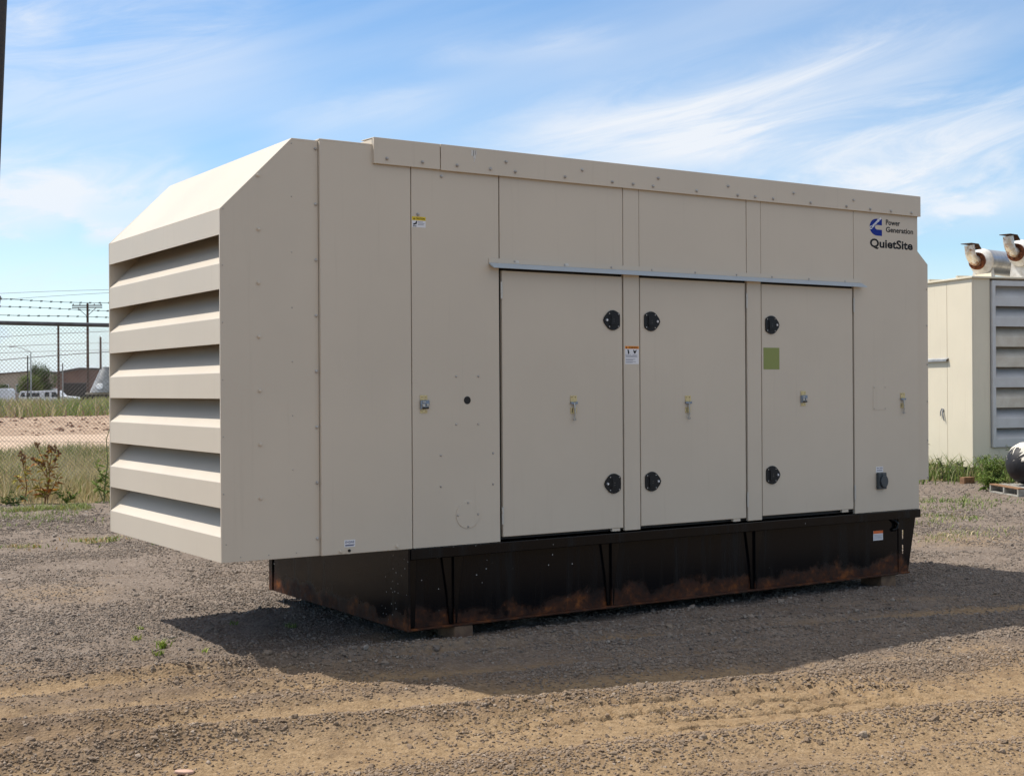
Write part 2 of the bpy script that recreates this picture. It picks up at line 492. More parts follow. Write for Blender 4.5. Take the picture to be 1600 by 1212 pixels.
class MB:
    def __init__(s):
        s.v, s.f, s.m, s.cm = [], [], [], 0

    def poly(s, vs, fs):
        o = len(s.v)
        s.v += [tuple(map(float, q)) for q in vs]
        for f in fs:
            s.f.append(tuple(o + i for i in f))
            s.m.append(s.cm)
        return s

    def mati(s, i):
        s.cm = i
        return s

    def box(s, x0, x1, y0, y1, z0, z1):
        return s.poly([(x0, y0, z0), (x1, y0, z0), (x1, y1, z0), (x0, y1, z0), (x0, y0, z1), (x1, y0, z1), (x1, y1, z1), (x0, y1, z1)],
                      [(0, 3, 2, 1), (4, 5, 6, 7), (0, 1, 5, 4), (1, 2, 6, 5), (2, 3, 7, 6), (3, 0, 4, 7)])

    def prism(s, pts, axis, a, b):
        """closed 2d outline pulled along an axis; axis 'y': pts are (x,z), 'x': (y,z), 'z': (x,y)"""
        def P(p, t):
            return {'y': (p[0], t, p[1]), 'x': (t, p[0], p[1]), 'z': (p[0], p[1], t)}[axis]
        n = len(pts)
        vs = [P(p, a) for p in pts] + [P(p, b) for p in pts]
        fs = [tuple(range(n)), tuple(range(2 * n - 1, n - 1, -1))]
        fs += [(i, n + i, n + (i + 1) % n, (i + 1) % n) for i in range(n)]
        return s.poly(vs, fs)

    def tube(s, path, rad, n=8, cap=True):
        path = [Vector(p) for p in path]
        if not hasattr(rad, '__len__'):
            rad = [rad] * len(path)
        rings, prev = [], None
        for i, p in enumerate(path):
            d = (path[min(i + 1, len(path) - 1)] - path[max(i - 1, 0)]).normalized()
            if prev is None:
                a = Vector((0, 0, 1)) if abs(d.z) < 0.9 else Vector((1, 0, 0))
                u = d.cross(a).normalized()
            else:
                u = (prev - d * prev.dot(d)).normalized()
            prev = u
            k = d.cross(u)
            rings.append([p + (u * math.cos(t) + k * math.sin(t)) * rad[i] for t in [2 * math.pi * j / n for j in range(n)]])
        vs = [q for r in rings for q in r]
        fs = []
        for i in range(len(rings) - 1):
            for j in range(n):
                fs.append((i * n + j, i * n + (j + 1) % n, (i + 1) * n + (j + 1) % n, (i + 1) * n + j))
        if cap:
            fs.append(tuple(range(n - 1, -1, -1)))
            fs.append(tuple((len(rings) - 1) * n + j for j in range(n)))
        return s.poly(vs, fs)

    def lathe(s, prof, axis_p, axis_d, n=20):
        """profile of (distance along, radius) turned round an axis"""
        d = Vector(axis_d).normalized()
        p0 = Vector(axis_p)
        return s.tube([p0 + d * (a + 1e-5 * i) for i, (a, r) in enumerate(prof)], [max(r, 1e-4) for a, r in prof], n) if False else s._lathe(prof, p0, d, n)

    def _lathe(s, prof, p0, d, n):
        a = Vector((0, 0, 1)) if abs(d.z) < 0.9 else Vector((1, 0, 0))
        u = d.cross(a).normalized()
        k = d.cross(u)
        vs, fs = [], []
        for (t, r) in prof:
            for j in range(n):
                th = 2 * math.pi * j / n
                vs.append(p0 + d * t + (u * math.cos(th) + k * math.sin(th)) * max(r, 1e-4))
        for i in range(len(prof) - 1):
            for j in range(n):
                fs.append((i * n + j, i * n + (j + 1) % n, (i + 1) * n + (j + 1) % n, (i + 1) * n + j))
        fs.append(tuple(range(n - 1, -1, -1)))
        fs.append(tuple((len(prof) - 1) * n + j for j in range(n)))
        return s.poly(vs, fs)

    def mesh(s, name, mats, origin, bevel=0.0, smooth=False, seg=1):
        me = bpy.data.meshes.new(name)
        me.from_pydata([tuple(Vector(v) - origin) for v in s.v], [], s.f)
        for q in mats:
            me.materials.append(M[q])
        for p, i in zip(me.polygons, s.m):
            p.material_index = i
        bm = bmesh.new()
        bm.from_mesh(me)
        bmesh.ops.recalc_face_normals(bm, faces=bm.faces)
        if bevel:
            es = [e for e in bm.edges if len(e.link_faces) == 2 and e.calc_face_angle(0) > 0.5]
            bmesh.ops.bevel(bm, geom=es, offset=bevel, segments=seg, affect='EDGES', profile=0.5, clamp_overlap=True)
        bm.to_mesh(me)
        bm.free()
        if smooth:
            for p in me.polygons:
                p.use_smooth = True
            try:
                me.set_sharp_from_angle(angle=math.radians(38))
            except Exception:
                pass
        return me

    def build(s, name, mats, parent=None, origin=None, bevel=0.0, smooth=False, seg=1, label=None):
        if isinstance(mats, str):
            mats = [mats]
        vs = np.array(s.v)
        if origin is None:
            origin = Vector((vs.min(0) + vs.max(0)) / 2)
            if parent is None:
                origin.z = vs[:, 2].min()
        origin = Vector(origin)
        me = s.mesh(name, mats, origin, bevel, smooth, seg)
        o = bpy.data.objects.new(name, me)
        COL.objects.link(o)
        AO[o] = origin
        if parent is not None:
            o.parent = parent
            o.location = origin - AO[parent]
        else:
            o.location = origin
        if label:
            o['label'] = label
        return o


def inst(name, me, parent, at, rot=(0, 0, 0), scale=(1, 1, 1)):
    o = bpy.data.objects.new(name, me)
    COL.objects.link(o)
    o.parent = parent
    o.location = Vector(at) - AO[parent]
    o.rotation_euler = rot
    o.scale = scale
    AO[o] = Vector(at)
    return o


def np_mesh(name, V, F, matname, col=None, smooth=False):
    me = bpy.data.meshes.new(name)
    V = np.asarray(V, np.float32)
    F = np.asarray(F, np.int32)
    k = F.shape[1]
    me.vertices.add(len(V))
    me.vertices.foreach_set('co', V.ravel())
    me.loops.add(F.size)
    me.loops.foreach_set('vertex_index', F.ravel())
    me.polygons.add(len(F))
    me.polygons.foreach_set('loop_start', np.arange(0, F.size, k, dtype=np.int32))
    me.polygons.foreach_set('loop_total', np.full(len(F), k, np.int32))
    if smooth:
        me.polygons.foreach_set('use_smooth', np.ones(len(F), bool))
    me.update(calc_edges=True)
    if col is not None:
        a = me.color_attributes.new('col', 'FLOAT_COLOR', 'POINT')
        c4 = np.ones((len(V), 4), np.float32)
        c4[:, :3] = col
        a.data.foreach_set('color', c4.ravel())
    me.materials.append(M[matname])
    return me


def add_mesh(name, me, parent=None, loc=(0, 0, 0)):
    o = bpy.data.objects.new(name, me)
    COL.objects.link(o)
    o.location = loc
    if parent is not None:
        o.parent = parent
    AO[o] = Vector(loc)
    return o


def text_mesh(body, x0, x1, z0, z1, y, matname, bold=0.0, rot=0.0, depth=0.0006):
    """lettering fitted into a box of the xz plane, facing -y"""
    cu = bpy.data.curves.new('lettering', 'FONT')
    cu.body = body
    cu.size = 1.0
    cu.offset = bold
    cu.extrude = 0.0
    cu.resolution_u = 3
    cu.space_line = 0.86
    ob = bpy.data.objects.new('lettering', cu)
    COL.objects.link(ob)
    bpy.context.view_layer.update()
    me = bpy.data.meshes.new_from_object(ob.evaluated_get(bpy.context.evaluated_depsgraph_get()))
    bpy.data.objects.remove(ob)
    bpy.data.curves.remove(cu)
    co = np.empty(len(me.vertices) * 3, np.float32)
    me.vertices.foreach_get('co', co)
    co = co.reshape(-1, 3)
    mn, mx = co.min(0), co.max(0)
    wx, wz = x1 - x0, z1 - z0
    px = (co[:, 0] - mn[0]) / (mx[0] - mn[0]) * wx - wx / 2
    pz = (co[:, 1] - mn[1]) / (mx[1] - mn[1]) * wz - wz / 2
    c, s_ = math.cos(rot), math.sin(rot)
    new = np.stack([c * px - s_ * pz, np.zeros_like(px), s_ * px + c * pz], 1)
    me.vertices.foreach_set('co', new.astype(np.float32).ravel())
    me.materials.clear()
    me.materials.append(M[matname])
    me.update()
    return me, Vector(((x0 + x1) / 2, y, (z0 + z1) / 2))


def lettering(body, x0, x1, z0, z1, y, matname, parent, bold=0.0, rot=0.0):
    me, c = text_mesh(body, x0, x1, z0, z1, y, matname, bold, rot)
    return inst('lettering', me, parent, c)


# ------------------------------------------------------------------ terrain
def hash2(ix, iy, seed):
    h = (ix.astype(np.int64) * 374761393 + iy.astype(np.int64) * 668265263 + seed * 1442695041) & 0x7fffffff
    h = ((h ^ (h >> 13)) * 1274126177) & 0x7fffffff
    return ((h ^ (h >> 16)) & 0xffff) / 65535.0


def vnoise(x, y, seed):
    ix, iy = np.floor(x), np.floor(y)
    fx, fy = x - ix, y - iy
    fx = fx * fx * (3 - 2 * fx)
    fy = fy * fy * (3 - 2 * fy)
    a, b_ = hash2(ix, iy, seed), hash2(ix + 1, iy, seed)
    c, d = hash2(ix, iy + 1, seed), hash2(ix + 1, iy + 1, seed)
    return (a * (1 - fx) + b_ * fx) * (1 - fy) + (c * (1 - fx) + d * fx) * fy - 0.5


def fbm(x, y, f, seed, octv=3):
    s, a = 0, 1.0
    for i in range(octv):
        s = s + a * vnoise(x * f + 17.3 * i, y * f - 9.1 * i, seed + i)
        f *= 2.03
        a *= 0.5
    return s


def gauss(x, s):
    return np.exp(-(x / s) ** 2)


def rut_v(x, y):
    """distance across the wheel tracks, which run past the front of the machine"""
    return y + 0.17 * x + 0.008 * x * x + 0.10 * fbm(x, y, 0.5, 40, 2)


RUTS = [(-0.03, 0.10, 1.0), (-0.62, 0.10, 0.5), (-1.25, 0.16, 1.0), (-2.10, 0.30, 1.0), (-2.85, 0.20, 0.7), (0.55, 0.08, 0.35)]


def near_mask(x, y):
    return 1 / (1 + np.exp(np.clip((np.hypot(x - CAM.x, y - CAM.y) - 22) * 0.6, -40, 40)))


def sand_mask(x, y):
    v = rut_v(x, y)
    brk = np.clip(0.75 + 1.3 * fbm(x, y, 0.9, 11, 3), 0, 1)
    s = 0
    for c, wd, a in RUTS:
        s = s + a * gauss(v - c, wd * 1.15)
    s = s * brk
    rgt = 1 / (1 + np.exp(-(x - 0.9 + 0.35 * (y + 2)) * 2.4)) * 1 / (1 + np.exp((v + 1.75) * 5.0))
    s = s + 0.75 * rgt * np.clip(0.85 + 1.2 * fbm(x, y, 1.5, 21, 3), 0, 1)
    s = s + 0.55 * np.clip(fbm(x, y, 0.55, 31, 3) - 0.12, 0, 1) * 2
    s = s + 0.30 / (1 + np.exp(np.clip((v - 0.1 + 1.7 / (1 + np.exp(np.clip(-(x - 0.9) * 2.2, -30, 30)))) * 2.5, -30, 30))) * np.clip(0.9 + 1.4 * fbm(x, y, 1.1, 35, 3), 0, 1.4)
    s = s + 0.8 * gauss(x - 2.0, 0.9) * gauss(v + 2.02, 0.26)
    return np.clip(s, 0, 1) * near_mask(x, y)


def tread(x, y):
    """staggered lug print of a tyre, pressed into the fine sand at right"""
    v = rut_v(x, y)
    u = x - 0.17 * y
    cw, ch = 0.155, 0.175
    un = u + 0.05 * fbm(x, y, 4, 51, 3)
    vn = v + 0.06 * fbm(x, y, 4, 55, 3)
    row = np.floor(vn / ch)
    uu = un / cw + 0.5 * (row % 2)
    fu = np.abs(uu - np.floor(uu) - 0.5)
    fv = np.abs(vn / ch - row - 0.5)
    d = np.minimum((0.5 - fu) * cw, (0.5 - fv) * ch)
    line = np.exp(-(d / 0.0105) ** 2)
    saw = 1 - (vn / ch - row)          # each lug block tips up towards the viewer's side
    zone = gauss(x - 2.0, 1.0) * gauss(v + 2.02, 0.30)
    brk = np.clip(0.72 + 1.9 * fbm(x, y, 2.6, 61, 3), 0, 1)
    return (line - 0.14 * saw * (1 - line)) * np.clip(zone * 2.2, 0, 1) * brk


def gh(x, y):
    x = np.asarray(x, float)
    y = np.asarray(y, float)
    nm = near_mask(x, y)
    v = rut_v(x, y)
    h = 0.03 * fbm(x, y, 0.22, 1, 2)
    r = 0
    amp = np.clip(0.75 + 1.2 * fbm(x, y, 0.8, 71, 2), 0.15, 1.3)
    for c, wd, a in RUTS:
        r = r - 0.040 * a * gauss(v - c, wd)
        r = r + 0.034 * a * gauss(v - c - wd * 1.75, wd * 0.55) + 0.030 * a * gauss(v - c + wd * 1.75, wd * 0.6)
    fade = 1 / (1 + np.exp(np.clip((x - 5.5) * 1.5, -40, 40)))
    h = h + nm * r * amp * fade
    sm = sand_mask(x, y)
    h = h + nm * (0.014 * fbm(x, y, 1.6, 5, 2) + (0.019 * fbm(x, y, 5.5, 81, 3) + 0.012 * fbm(x, y, 17, 85, 2)) * (1 - 0.45 * sm))
    h = h - nm * 0.038 * tread(x, y)
    # broken earth bank beyond the haul road
    bk = np.clip((y - 45.5) / 8, 0, 1) * np.clip((84 - y) / 6, 0, 1)
    h = h + bk * (0.12 + 0.26 * fbm(x, y, 0.5, 91, 3))
    return h


def ground_z(x, y):
    return float(gh(np.array([x]), np.array([y]))[0])


yaw0 = math.atan2(FW.x, FW.y)
fov = np.radians(np.arange(-29, 29.01, 0.066))
rest = np.radians(np.arange(29, 331, 3.0))[1:]
ANG = np.concatenate([fov, rest]) + yaw0
R_ = [0.15, 0.8, 1.6, 2.4, 3.0]
r = 3.4
while r < 6000:
    R_.append(r)
    r *= (1.0034 if r < 4.9 or r > 7.4 else 1.0014) if r < 9 else (1.006 if r < 16 else (1.011 if r < 100 else 1.06))
R_ = np.array(R_)
A, R = np.meshgrid(ANG, R_)
GX, GY = CAM.x + R * np.sin(A), CAM.y + R * np.cos(A)
GZ = gh(GX, GY)
na, nr = len(ANG), len(R_)
idx = np.arange(na * nr).reshape(nr, na)
F0 = np.stack([idx[:-1], np.roll(idx, -1, 1)[:-1], np.roll(idx, -1, 1)[1:], idx[1:]], -1).reshape(-1, 4)[:, ::-1]
V0 = np.stack([GX, GY, GZ], -1).reshape(-1, 3)
me = np_mesh('ground', V0, F0, 'gravel_ground', smooth=True)
# close the small disc under the photographer
at_ = me.attributes.new('sand', 'FLOAT', 'POINT')
at_.data.foreach_set('value', sand_mask(GX, GY).ravel().astype(np.float32))


def grass_edge(x):
    return 13.3 - 0.42 * (x - 1.6) + 0.25 * np.sin(x * 2.1)


def zone_of(x, y):
    z_ = np.zeros_like(x)
    lf = x < 11
    z_ = np.where(lf & (y > grass_edge(x) + 0.15), 1.0, z_)
    z_ = np.where(~lf & (y > 7.6 + 1.0 * (17 - x)), np.maximum(z_, 1.0), z_)
    z_ = np.where(y > 28.2, 2.0, z_)
    z_ = np.where(y > 45.3, 3.0, z_)
    z_ = np.where(y > 81, 4.0, z_)
    z_ = np.where(y > 122, 5.0, z_)
    return z_


at_ = me.attributes.new('fore', 'FLOAT', 'POINT')
at_.data.foreach_set('value', (1 / (1 + np.exp(np.clip((rut_v(GX, GY) - 0.35 + 1.75 / (1 + np.exp(np.clip(-(GX - 0.9) * 2.2, -30, 30)))) * 2.6, -30, 30)))).ravel().astype(np.float32))
at_ = me.attributes.new('zone', 'FLOAT', 'POINT')
at_.data.foreach_set('value', zone_of(GX, GY).ravel().astype(np.float32))
g = add_mesh('ground', me)
tag(g, kind='structure')

# ------------------------------------------------------------------ loose gravel (stuff)


def gravel(name, label, pts, scl, seed, m='pebble_stone'):
    n = len(pts)
    me = bpy.data.meshes.new(name)
    me.vertices.add(n)
    me.vertices.foreach_set('co', pts.astype(np.float32).ravel())
    rot = me.attributes.new('spin', 'FLOAT_VECTOR', 'POINT')
    rg = np.random.default_rng(seed)
    rot.data.foreach_set('vector', (rg.random((n, 3)) * np.array([0.7, 0.7, 6.28])).astype(np.float32).ravel())
    sc = me.attributes.new('size', 'FLOAT_VECTOR', 'POINT')
    s3 = scl[:, None] * (0.65 + 0.7 * rg.random((n, 3))) * np.array([1, 1, 0.72])
    sc.data.foreach_set('vector', s3.astype(np.float32).ravel())
    o = add_mesh(name, me)
    tag(o, label, kind='stuff')
    ng = bpy.data.node_groups.new(name + '_nodes', 'GeometryNodeTree')
    ng.interface.new_socket('Geometry', in_out='INPUT', socket_type='NodeSocketGeometry')
    ng.interface.new_socket('Geometry', in_out='OUTPUT', socket_type='NodeSocketGeometry')
    gi = ng.nodes.new('NodeGroupInput')
    go = ng.nodes.new('NodeGroupOutput')
    ico = ng.nodes.new('GeometryNodeMeshIcoSphere')
    ico.inputs['Radius'].default_value = 0.5
    ico.inputs['Subdivisions'].default_value = 2
    sp = ng.nodes.new('GeometryNodeSetPosition')
    nz = ng.nodes.new('ShaderNodeTexNoise')
    nz.inputs['Scale'].default_value = 1.6
    nz.inputs['Detail'].default_value = 2
    sub = ng.nodes.new('ShaderNodeVectorMath')
    sub.operation = 'SUBTRACT'
    sub.inputs[1].default_value = (0.5, 0.5, 0.5)
    scn = ng.nodes.new('ShaderNodeVectorMath')
    scn.operation = 'SCALE'
    scn.inputs['Scale'].default_value = 0.9
    sm_ = ng.nodes.new('GeometryNodeSetMaterial')
    sm_.inputs['Material'].default_value = M[m]
    iop = ng.nodes.new('GeometryNodeInstanceOnPoints')
    ar = ng.nodes.new('GeometryNodeInputNamedAttribute')
    ar.data_type = 'FLOAT_VECTOR'
    ar.inputs['Name'].default_value = 'spin'
    asz = ng.nodes.new('GeometryNodeInputNamedAttribute')
    asz.data_type = 'FLOAT_VECTOR'
    asz.inputs['Name'].default_value = 'size'
    L = ng.links.new
    L(ico.outputs['Mesh'], sp.inputs['Geometry'])
    L(nz.outputs['Color'], sub.inputs[0])
    L(sub.outputs[0], scn.inputs[0])
    L(scn.outputs[0], sp.inputs['Offset'])
    L(sp.outputs['Geometry'], sm_.inputs['Geometry'])
    L(sm_.outputs['Geometry'], iop.inputs['Instance'])
    L(gi.outputs[0], iop.inputs['Points'])
    e2r = ng.nodes.new('FunctionNodeEulerToRotation')
    L(ar.outputs['Attribute'], e2r.inputs[0])
    L(e2r.outputs[0], iop.inputs['Rotation'])
    L(asz.outputs['Attribute'], iop.inputs['Scale'])
    L(iop.outputs['Instances'], go.inputs[0])
    md = o.modifiers.new('gravel', 'NODES')
    md.node_group = ng
    return o


def scatter(n, r0, r1, half, pw=1.0):
    rr = (r0 ** pw + rng.random(n) * (r1 ** pw - r0 ** pw)) ** (1 / pw)
    aa = yaw0 + np.radians(half) * (2 * rng.random(n) - 1)
    return CAM.x + rr * np.sin(aa), CAM.y + rr * np.cos(aa), rr


# fine stones
x, y, rr = scatter(330000, 3.9, 19, 27, 1.3)
sm = sand_mask(x, y)
v = rut_v(x, y)
clump = np.clip(0.55 + 1.5 * fbm(x, y, 1.3, 101, 3), 0.05, 1)
berm = 0
for c, wd, a in RUTS:
    berm = berm + a * (gauss(v - c - wd * 1.8, wd * 0.7) + gauss(v - c + wd * 1.8, wd * 0.7))
keep = rng.random(len(x)) < np.clip((1 - 0.86 * sm) * clump + 0.5 * berm, 0.05, 1) * (1 - 0.75 * np.clip(1.5 * gauss(x - 2.0, 1.0) * gauss(v + 2.02, 0.30), 0, 1))
keep &= (y < grass_edge(x) + 0.3) | (x > 11)
x, y, rr, berm = x[keep], y[keep], rr[keep], np.clip(berm[keep], 0, 1)
# a few loose heaps thrown up between the tracks
for (hx, hy, hs, hn) in [(1.70, -2.30, 0.09, 260), (-1.05, -1.60, 0.16, 320), (2.95, -2.45, 0.14, 240), (0.35, -0.62, 0.16, 260), (3.6, -2.2, 0.16, 200), (0.6, -2.05, 0.2, 240)]:
    a_ = rng.normal(size=(hn, 2)) * hs
    x = np.concatenate([x, hx + a_[:, 0] * 1.6])
    y = np.concatenate([y, hy + a_[:, 1] * 0.6 - a_[:, 0] * 0.27])
    rr = np.concatenate([rr, np.full(hn, 7.0)])
    berm = np.concatenate([berm, np.full(hn, 1.0)])
s = 0.0050 + 0.0085 * rng.random(len(x)) ** 2.4 + 0.0055 * berm * rng.random(len(x)) + 0.0005 * rr
s = np.where(rng.random(len(x)) < 0.012, s * (1.6 + 1.2 * rng.random(len(x))), s)
gravel('gravel', 'loose grey and tan gravel covering the yard', np.stack([x, y, gh(x, y) + s * 0.12], 1), s, 3)
# far gravel on the yard to the left and right of the machine, larger stones only
x, y, rr = scatter(26000, 18, 30, 24, 1.5)
keep = ((y < grass_edge(x) + 0.2) & (x < 11)) | ((x >= 11) & (y < 7.5 + (17 - x)))
x, y, rr = x[keep], y[keep], rr[keep]
s = 0.02 + 0.022 * rng.random(len(x)) ** 2
gravel('gravel', 'coarse gravel at the far edge of the yard', np.stack([x, y, gh(x, y)], 1), s, 4)
# clods on the earth bank behind the haul road
x = rng.uniform(4, 40, 1500)
y = rng.uniform(45, 82, 1500)
s = 0.06 + 0.20 * rng.random(1500) ** 2.5
gravel('earth_clods', 'reddish earth clods on the bank behind the haul road', np.stack([x, y, gh(x, y)], 1), s, 5, 'earth')
#==PART2==
# ------------------------------------------------------------------ the generator set
XB, XR, WD = 0.640, 6.128, 2.27
ZB, Z2, ZT = 0.631, 2.736, 3.198
GEN = thing('generator_set', 'large beige generator enclosure with louvred left end on a rusty black fuel tank', 'generator', (3.3, 1.135, 0.1), authored_at_world=True)

# shared small hardware
b = MB().lathe([(0, 0.0115), (0.003, 0.0115), (0.004, 0.0085), (0.0095, 0.0078), (0.012, 0.004)], (0, 0, 0), (0, -1, 0), 8)
BOLT = b.mesh('bolt', ['bolt_zinc'], Vector((0, 0, 0)), smooth=True)
b = MB().lathe([(0, 0.0075), (0.002, 0.0075), (0.0055, 0.005), (0.007, 0.002)], (0, 0, 0), (0, -1, 0), 8)
SCREW = b.mesh('screw', ['bolt_zinc'], Vector((0, 0, 0)), smooth=True)
b = MB().lathe([(0, 0.0135), (0.003, 0.0135), (0.0035, 0.009), (0.010, 0.0085), (0.012, 0.004)], (0, 0, 0), (0, -1, 0), 8)
PBOLT = b.mesh('bolt', ['beige_paint'], Vector((0, 0, 0)), smooth=True)


def panel(name, x0, x1, z0, z1, y0=0.0, t=0.028, m='beige_paint', gap=0.003, parent=GEN, label=None):
    return MB().box(x0 + gap, x1 - gap, y0, y0 + t, z0, z1).build(name, m, parent, bevel=0.0025, label=label)


# dark liner behind the sheet-metal skin, seen only through the joints
MB().box(XB + 0.03, XR - 0.02, 0.034, WD - 0.03, ZB + 0.012, ZT - 0.01).build('liner', 'dark_gap', GEN)
pa = panel('wall_panel', XB, 1.277, ZB, ZT, gap=0.0)
for (bx, bz) in [(0.767, 0.650), (1.164, 0.653)]:
    inst('bolt', PBOLT, pa, (bx, 0.0, bz))
pb = panel('wall_panel', 1.283, 1.949, ZB, 3.19, gap=0.0)
for (bx, bz) in [(1.507, 3.045), (1.33, 2.785)]:
    inst('bolt', BOLT, pb, (bx, 0, bz))
for (bx, bz) in [(1.611, 1.741), (1.782, 1.741), (1.609, 1.426), (1.779, 1.425), (1.49, 1.225), (1.894, 1.228), (1.489, 1.022), (1.892, 1.021)]:
    inst('screw', SCREW, pb, (bx, 0, bz))
for (x0, x1) in [(1.955, 3.0), (3.146, 4.187), (4.335, 5.356)]:
    panel('upper_panel', x0, x1, 2.47, 3.19, gap=0.002)
for (x0, x1) in [(3.0, 3.146), (4.187, 4.335)]:
    panel('door_post', x0, x1, 0.641, 3.19, gap=0.002, y0=-0.002)
pe = panel('wall_panel', 5.358, XR, ZB, 3.19, gap=0.0, label='end panel with outlet and printed name')
# far side, right end and roof skin
for i in range(5):
    x0 = XB + (XR - XB) * i / 5
    panel('wall_panel', x0, x0 + (XR - XB) / 5, ZB, ZT, y0=WD - 0.028, gap=0.003)
MB().box(XR - 0.018, XR - 0.0005, 0.03, WD - 0.03, ZB + 0.002, 3.19).build('end_wall', 'beige_paint', GEN)
MB().box(XB - 0.002, 1.02, 0.002, WD - 0.002, ZT, ZT + 0.012).build('roof_sheet', 'beige_paint', GEN, bevel=0.002)
rf = MB().box(1.008, XR + 0.004, 0.012, WD - 0.012, ZT + 0.001, 3.246).build('roof_sheet', 'beige_paint', GEN, bevel=0.002)
for i in range(4):
    inst('bolt', BOLT, rf, (1.008, 0.25 + i * 0.5, 3.228), rot=(0, 0, -math.pi / 2))
# folded roof trims along the front eave
f1 = MB().prism([(-0.022, 3.085), (-0.018, 3.085), (-0.018, 3.246), (0.16, 3.254), (0.16, 3.258), (-0.022, 3.251)], 'x', 1.005, 1.4855).build('roof_trim', 'beige_paint', GEN, bevel=0.0012)
MB().box(1.005, 1.009, -0.0185, 0.0, 3.087, 3.2455).build('end_cap', 'beige_paint', f1)
f2 = MB().prism([(-0.024, 3.082), (-0.018, 3.082), (-0.018, 3.247), (0.16, 3.255), (0.16, 3.260), (-0.024, 3.252)], 'x', 1.4915, XR + 0.012).build('roof_trim', 'beige_paint', GEN, bevel=0.0012)
MB().box(1.4915, 1.495, -0.0185, 0.0, 3.084, 3.2465).build('end_cap', 'beige_paint', f2)
MB().box(XR + 0.006, XR + 0.012, -0.0182, 0.30, 3.084, 3.2462).build('end_cap', 'beige_paint', f2)
MB().prism([(WD + 0.022, 3.085), (WD + 0.018, 3.085), (WD + 0.018, 3.246), (WD - 0.16, 3.254), (WD - 0.16, 3.258), (WD + 0.022, 3.251)], 'x', 1.005, XR + 0.01).build('roof_trim', 'beige_paint', GEN)
FB = [(1.096, 3.121), (1.354, 3.121), (1.613, 3.122), (1.995, 3.179), (1.87, 3.121), (2.069, 3.119), (2.479, 3.118), (2.627, 3.178), (2.89, 3.116), (3.075, 3.115), (3.259, 3.114), (3.307, 3.175), (3.672, 3.112), (3.982, 3.171), (4.078, 3.109), (4.258, 3.111), (4.446, 3.11), (4.664, 3.17), (4.849, 3.108), (5.333, 3.163), (5.251, 3.106), (5.526, 3.104), (5.774, 3.105), (6.025, 3.106)]
for (bx, bz) in FB:
    inst('bolt', BOLT, f1 if bx < 1.48 else f2, (bx, -0.0225 if bx < 1.48 else -0.0245, bz))
# scraped-off sticker on the trim
sc_ = MB()
for (x0, x1, z0, z1) in [(1.722, 1.742, 3.196, 3.236), (1.738, 1.757, 3.178, 3.235), (1.754, 1.764, 3.205, 3.232), (1.742, 1.750, 3.158, 3.18)]:
    sc_.box(x0, x1, -0.0252, -0.0236, z0, z1)
sc_.build('sticker_remnant', 'scrape', f2)

# drip rail over the doors: flat flange with an outward lip
dr = MB().prism([(-0.001, 2.530), (-0.004, 2.530), (-0.006, 2.499), (-0.001, 2.499)], 'x', 1.868, 5.445).build('drip_rail', 'beige_paint', GEN)
MB().prism([(-0.001, 2.4985), (-0.0062, 2.4985), (-0.062, 2.468), (-0.062, 2.462), (-0.0585, 2.462), (-0.003, 2.492)], 'x', 1.868, 5.447).build('lip', 'lip_sky_tint', dr)
for (bx, bz) in [(2.072, 2.516), (2.486, 2.513), (2.891, 2.513), (3.26, 2.511), (3.67, 2.511), (4.08, 2.51), (4.447, 2.509), (4.844, 2.509), (5.25, 2.508)]:
    inst('screw', SCREW, dr, (bx, -0.0045, bz))
for (x0, z0) in [(2.06, 2.505), (2.474, 2.504)]:
    MB().poly([(x0, -0.0068, z0), (x0 + 0.05, -0.0068, z0 + 0.002), (x0 + 0.042, -0.0062, z0 + 0.02), (x0 + 0.014, -0.0062, z0 + 0.018)], [(0, 1, 2, 3)]).build('paint_chip', 'scrape', dr)


# -- paddle latch: D-shaped black plate, cup, paddle, screws and a key cylinder
def make_latch(flip):
    k = -1 if flip else 1
    pts = [(0.066, -0.036), (0.067, 0.0), (0.066, 0.036), (0.060, 0.050)]
    pts += [(0.004 + 0.070 * math.cos(t), 0.071 * math.sin(t)) for t in np.linspace(1.0, 2.45, 8)]
    pts += [(-0.071, 0.022), (-0.080, 0.0), (-0.071, -0.022)]
    pts += [(0.004 + 0.070 * math.cos(t), -0.071 * math.sin(t)) for t in np.linspace(2.45, 1.0, 8)] + [(0.060, -0.050)]
    outl = [(k * px, pz) for px, pz in pts]
    mb = MB()
    mb.prism(outl, 'y', -0.001, -0.009)
    # raised rim of the cup
    rim = [(k * (0.004 + 0.040 * math.cos(t)), 0.052 * math.sin(t)) for t in np.linspace(0, 2 * math.pi, 17)[:-1]]
    mb.prism(rim, 'y', -0.009, -0.012)
    mb.prism([(k * -0.018, -0.034), (k * 0.03, -0.034), (k * 0.034, 0.036), (k * -0.016, 0.036)], 'y', -0.012, -0.017)
    mb.mati(1)
    for (sx, sz) in [(-0.030, 0.046), (0.050, 0.044), (-0.030, -0.046), (0.050, -0.044)]:
        mb.lathe([(0, 0.0062), (0.003, 0.0055), (0.004, 0.002)], (k * sx, -0.009, sz), (0, -1, 0), 8)
    mb.mati(2)
    mb.lathe([(0, 0.0105), (0.005, 0.0105), (0.0065, 0.008)], (k * -0.052, -0.009, 0), (0, -1, 0), 12)
    mb.mati(1)
    mb.box(min(k * 0.0, k * 0.009), max(k * 0.0, k * 0.009), -0.0183, -0.0165, 0.004, 0.007)
    mb.box(min(k * 0.0, k * 0.009), max(k * 0.0, k * 0.009), -0.0183, -0.0165, -0.011, -0.008)
    return mb.mesh('latch', ['black_plastic', 'bolt_zinc', 'decal_white'], Vector((0, 0, 0)), bevel=0.0012)


LATCH_L, LATCH_R = make_latch(False), make_latch(True)


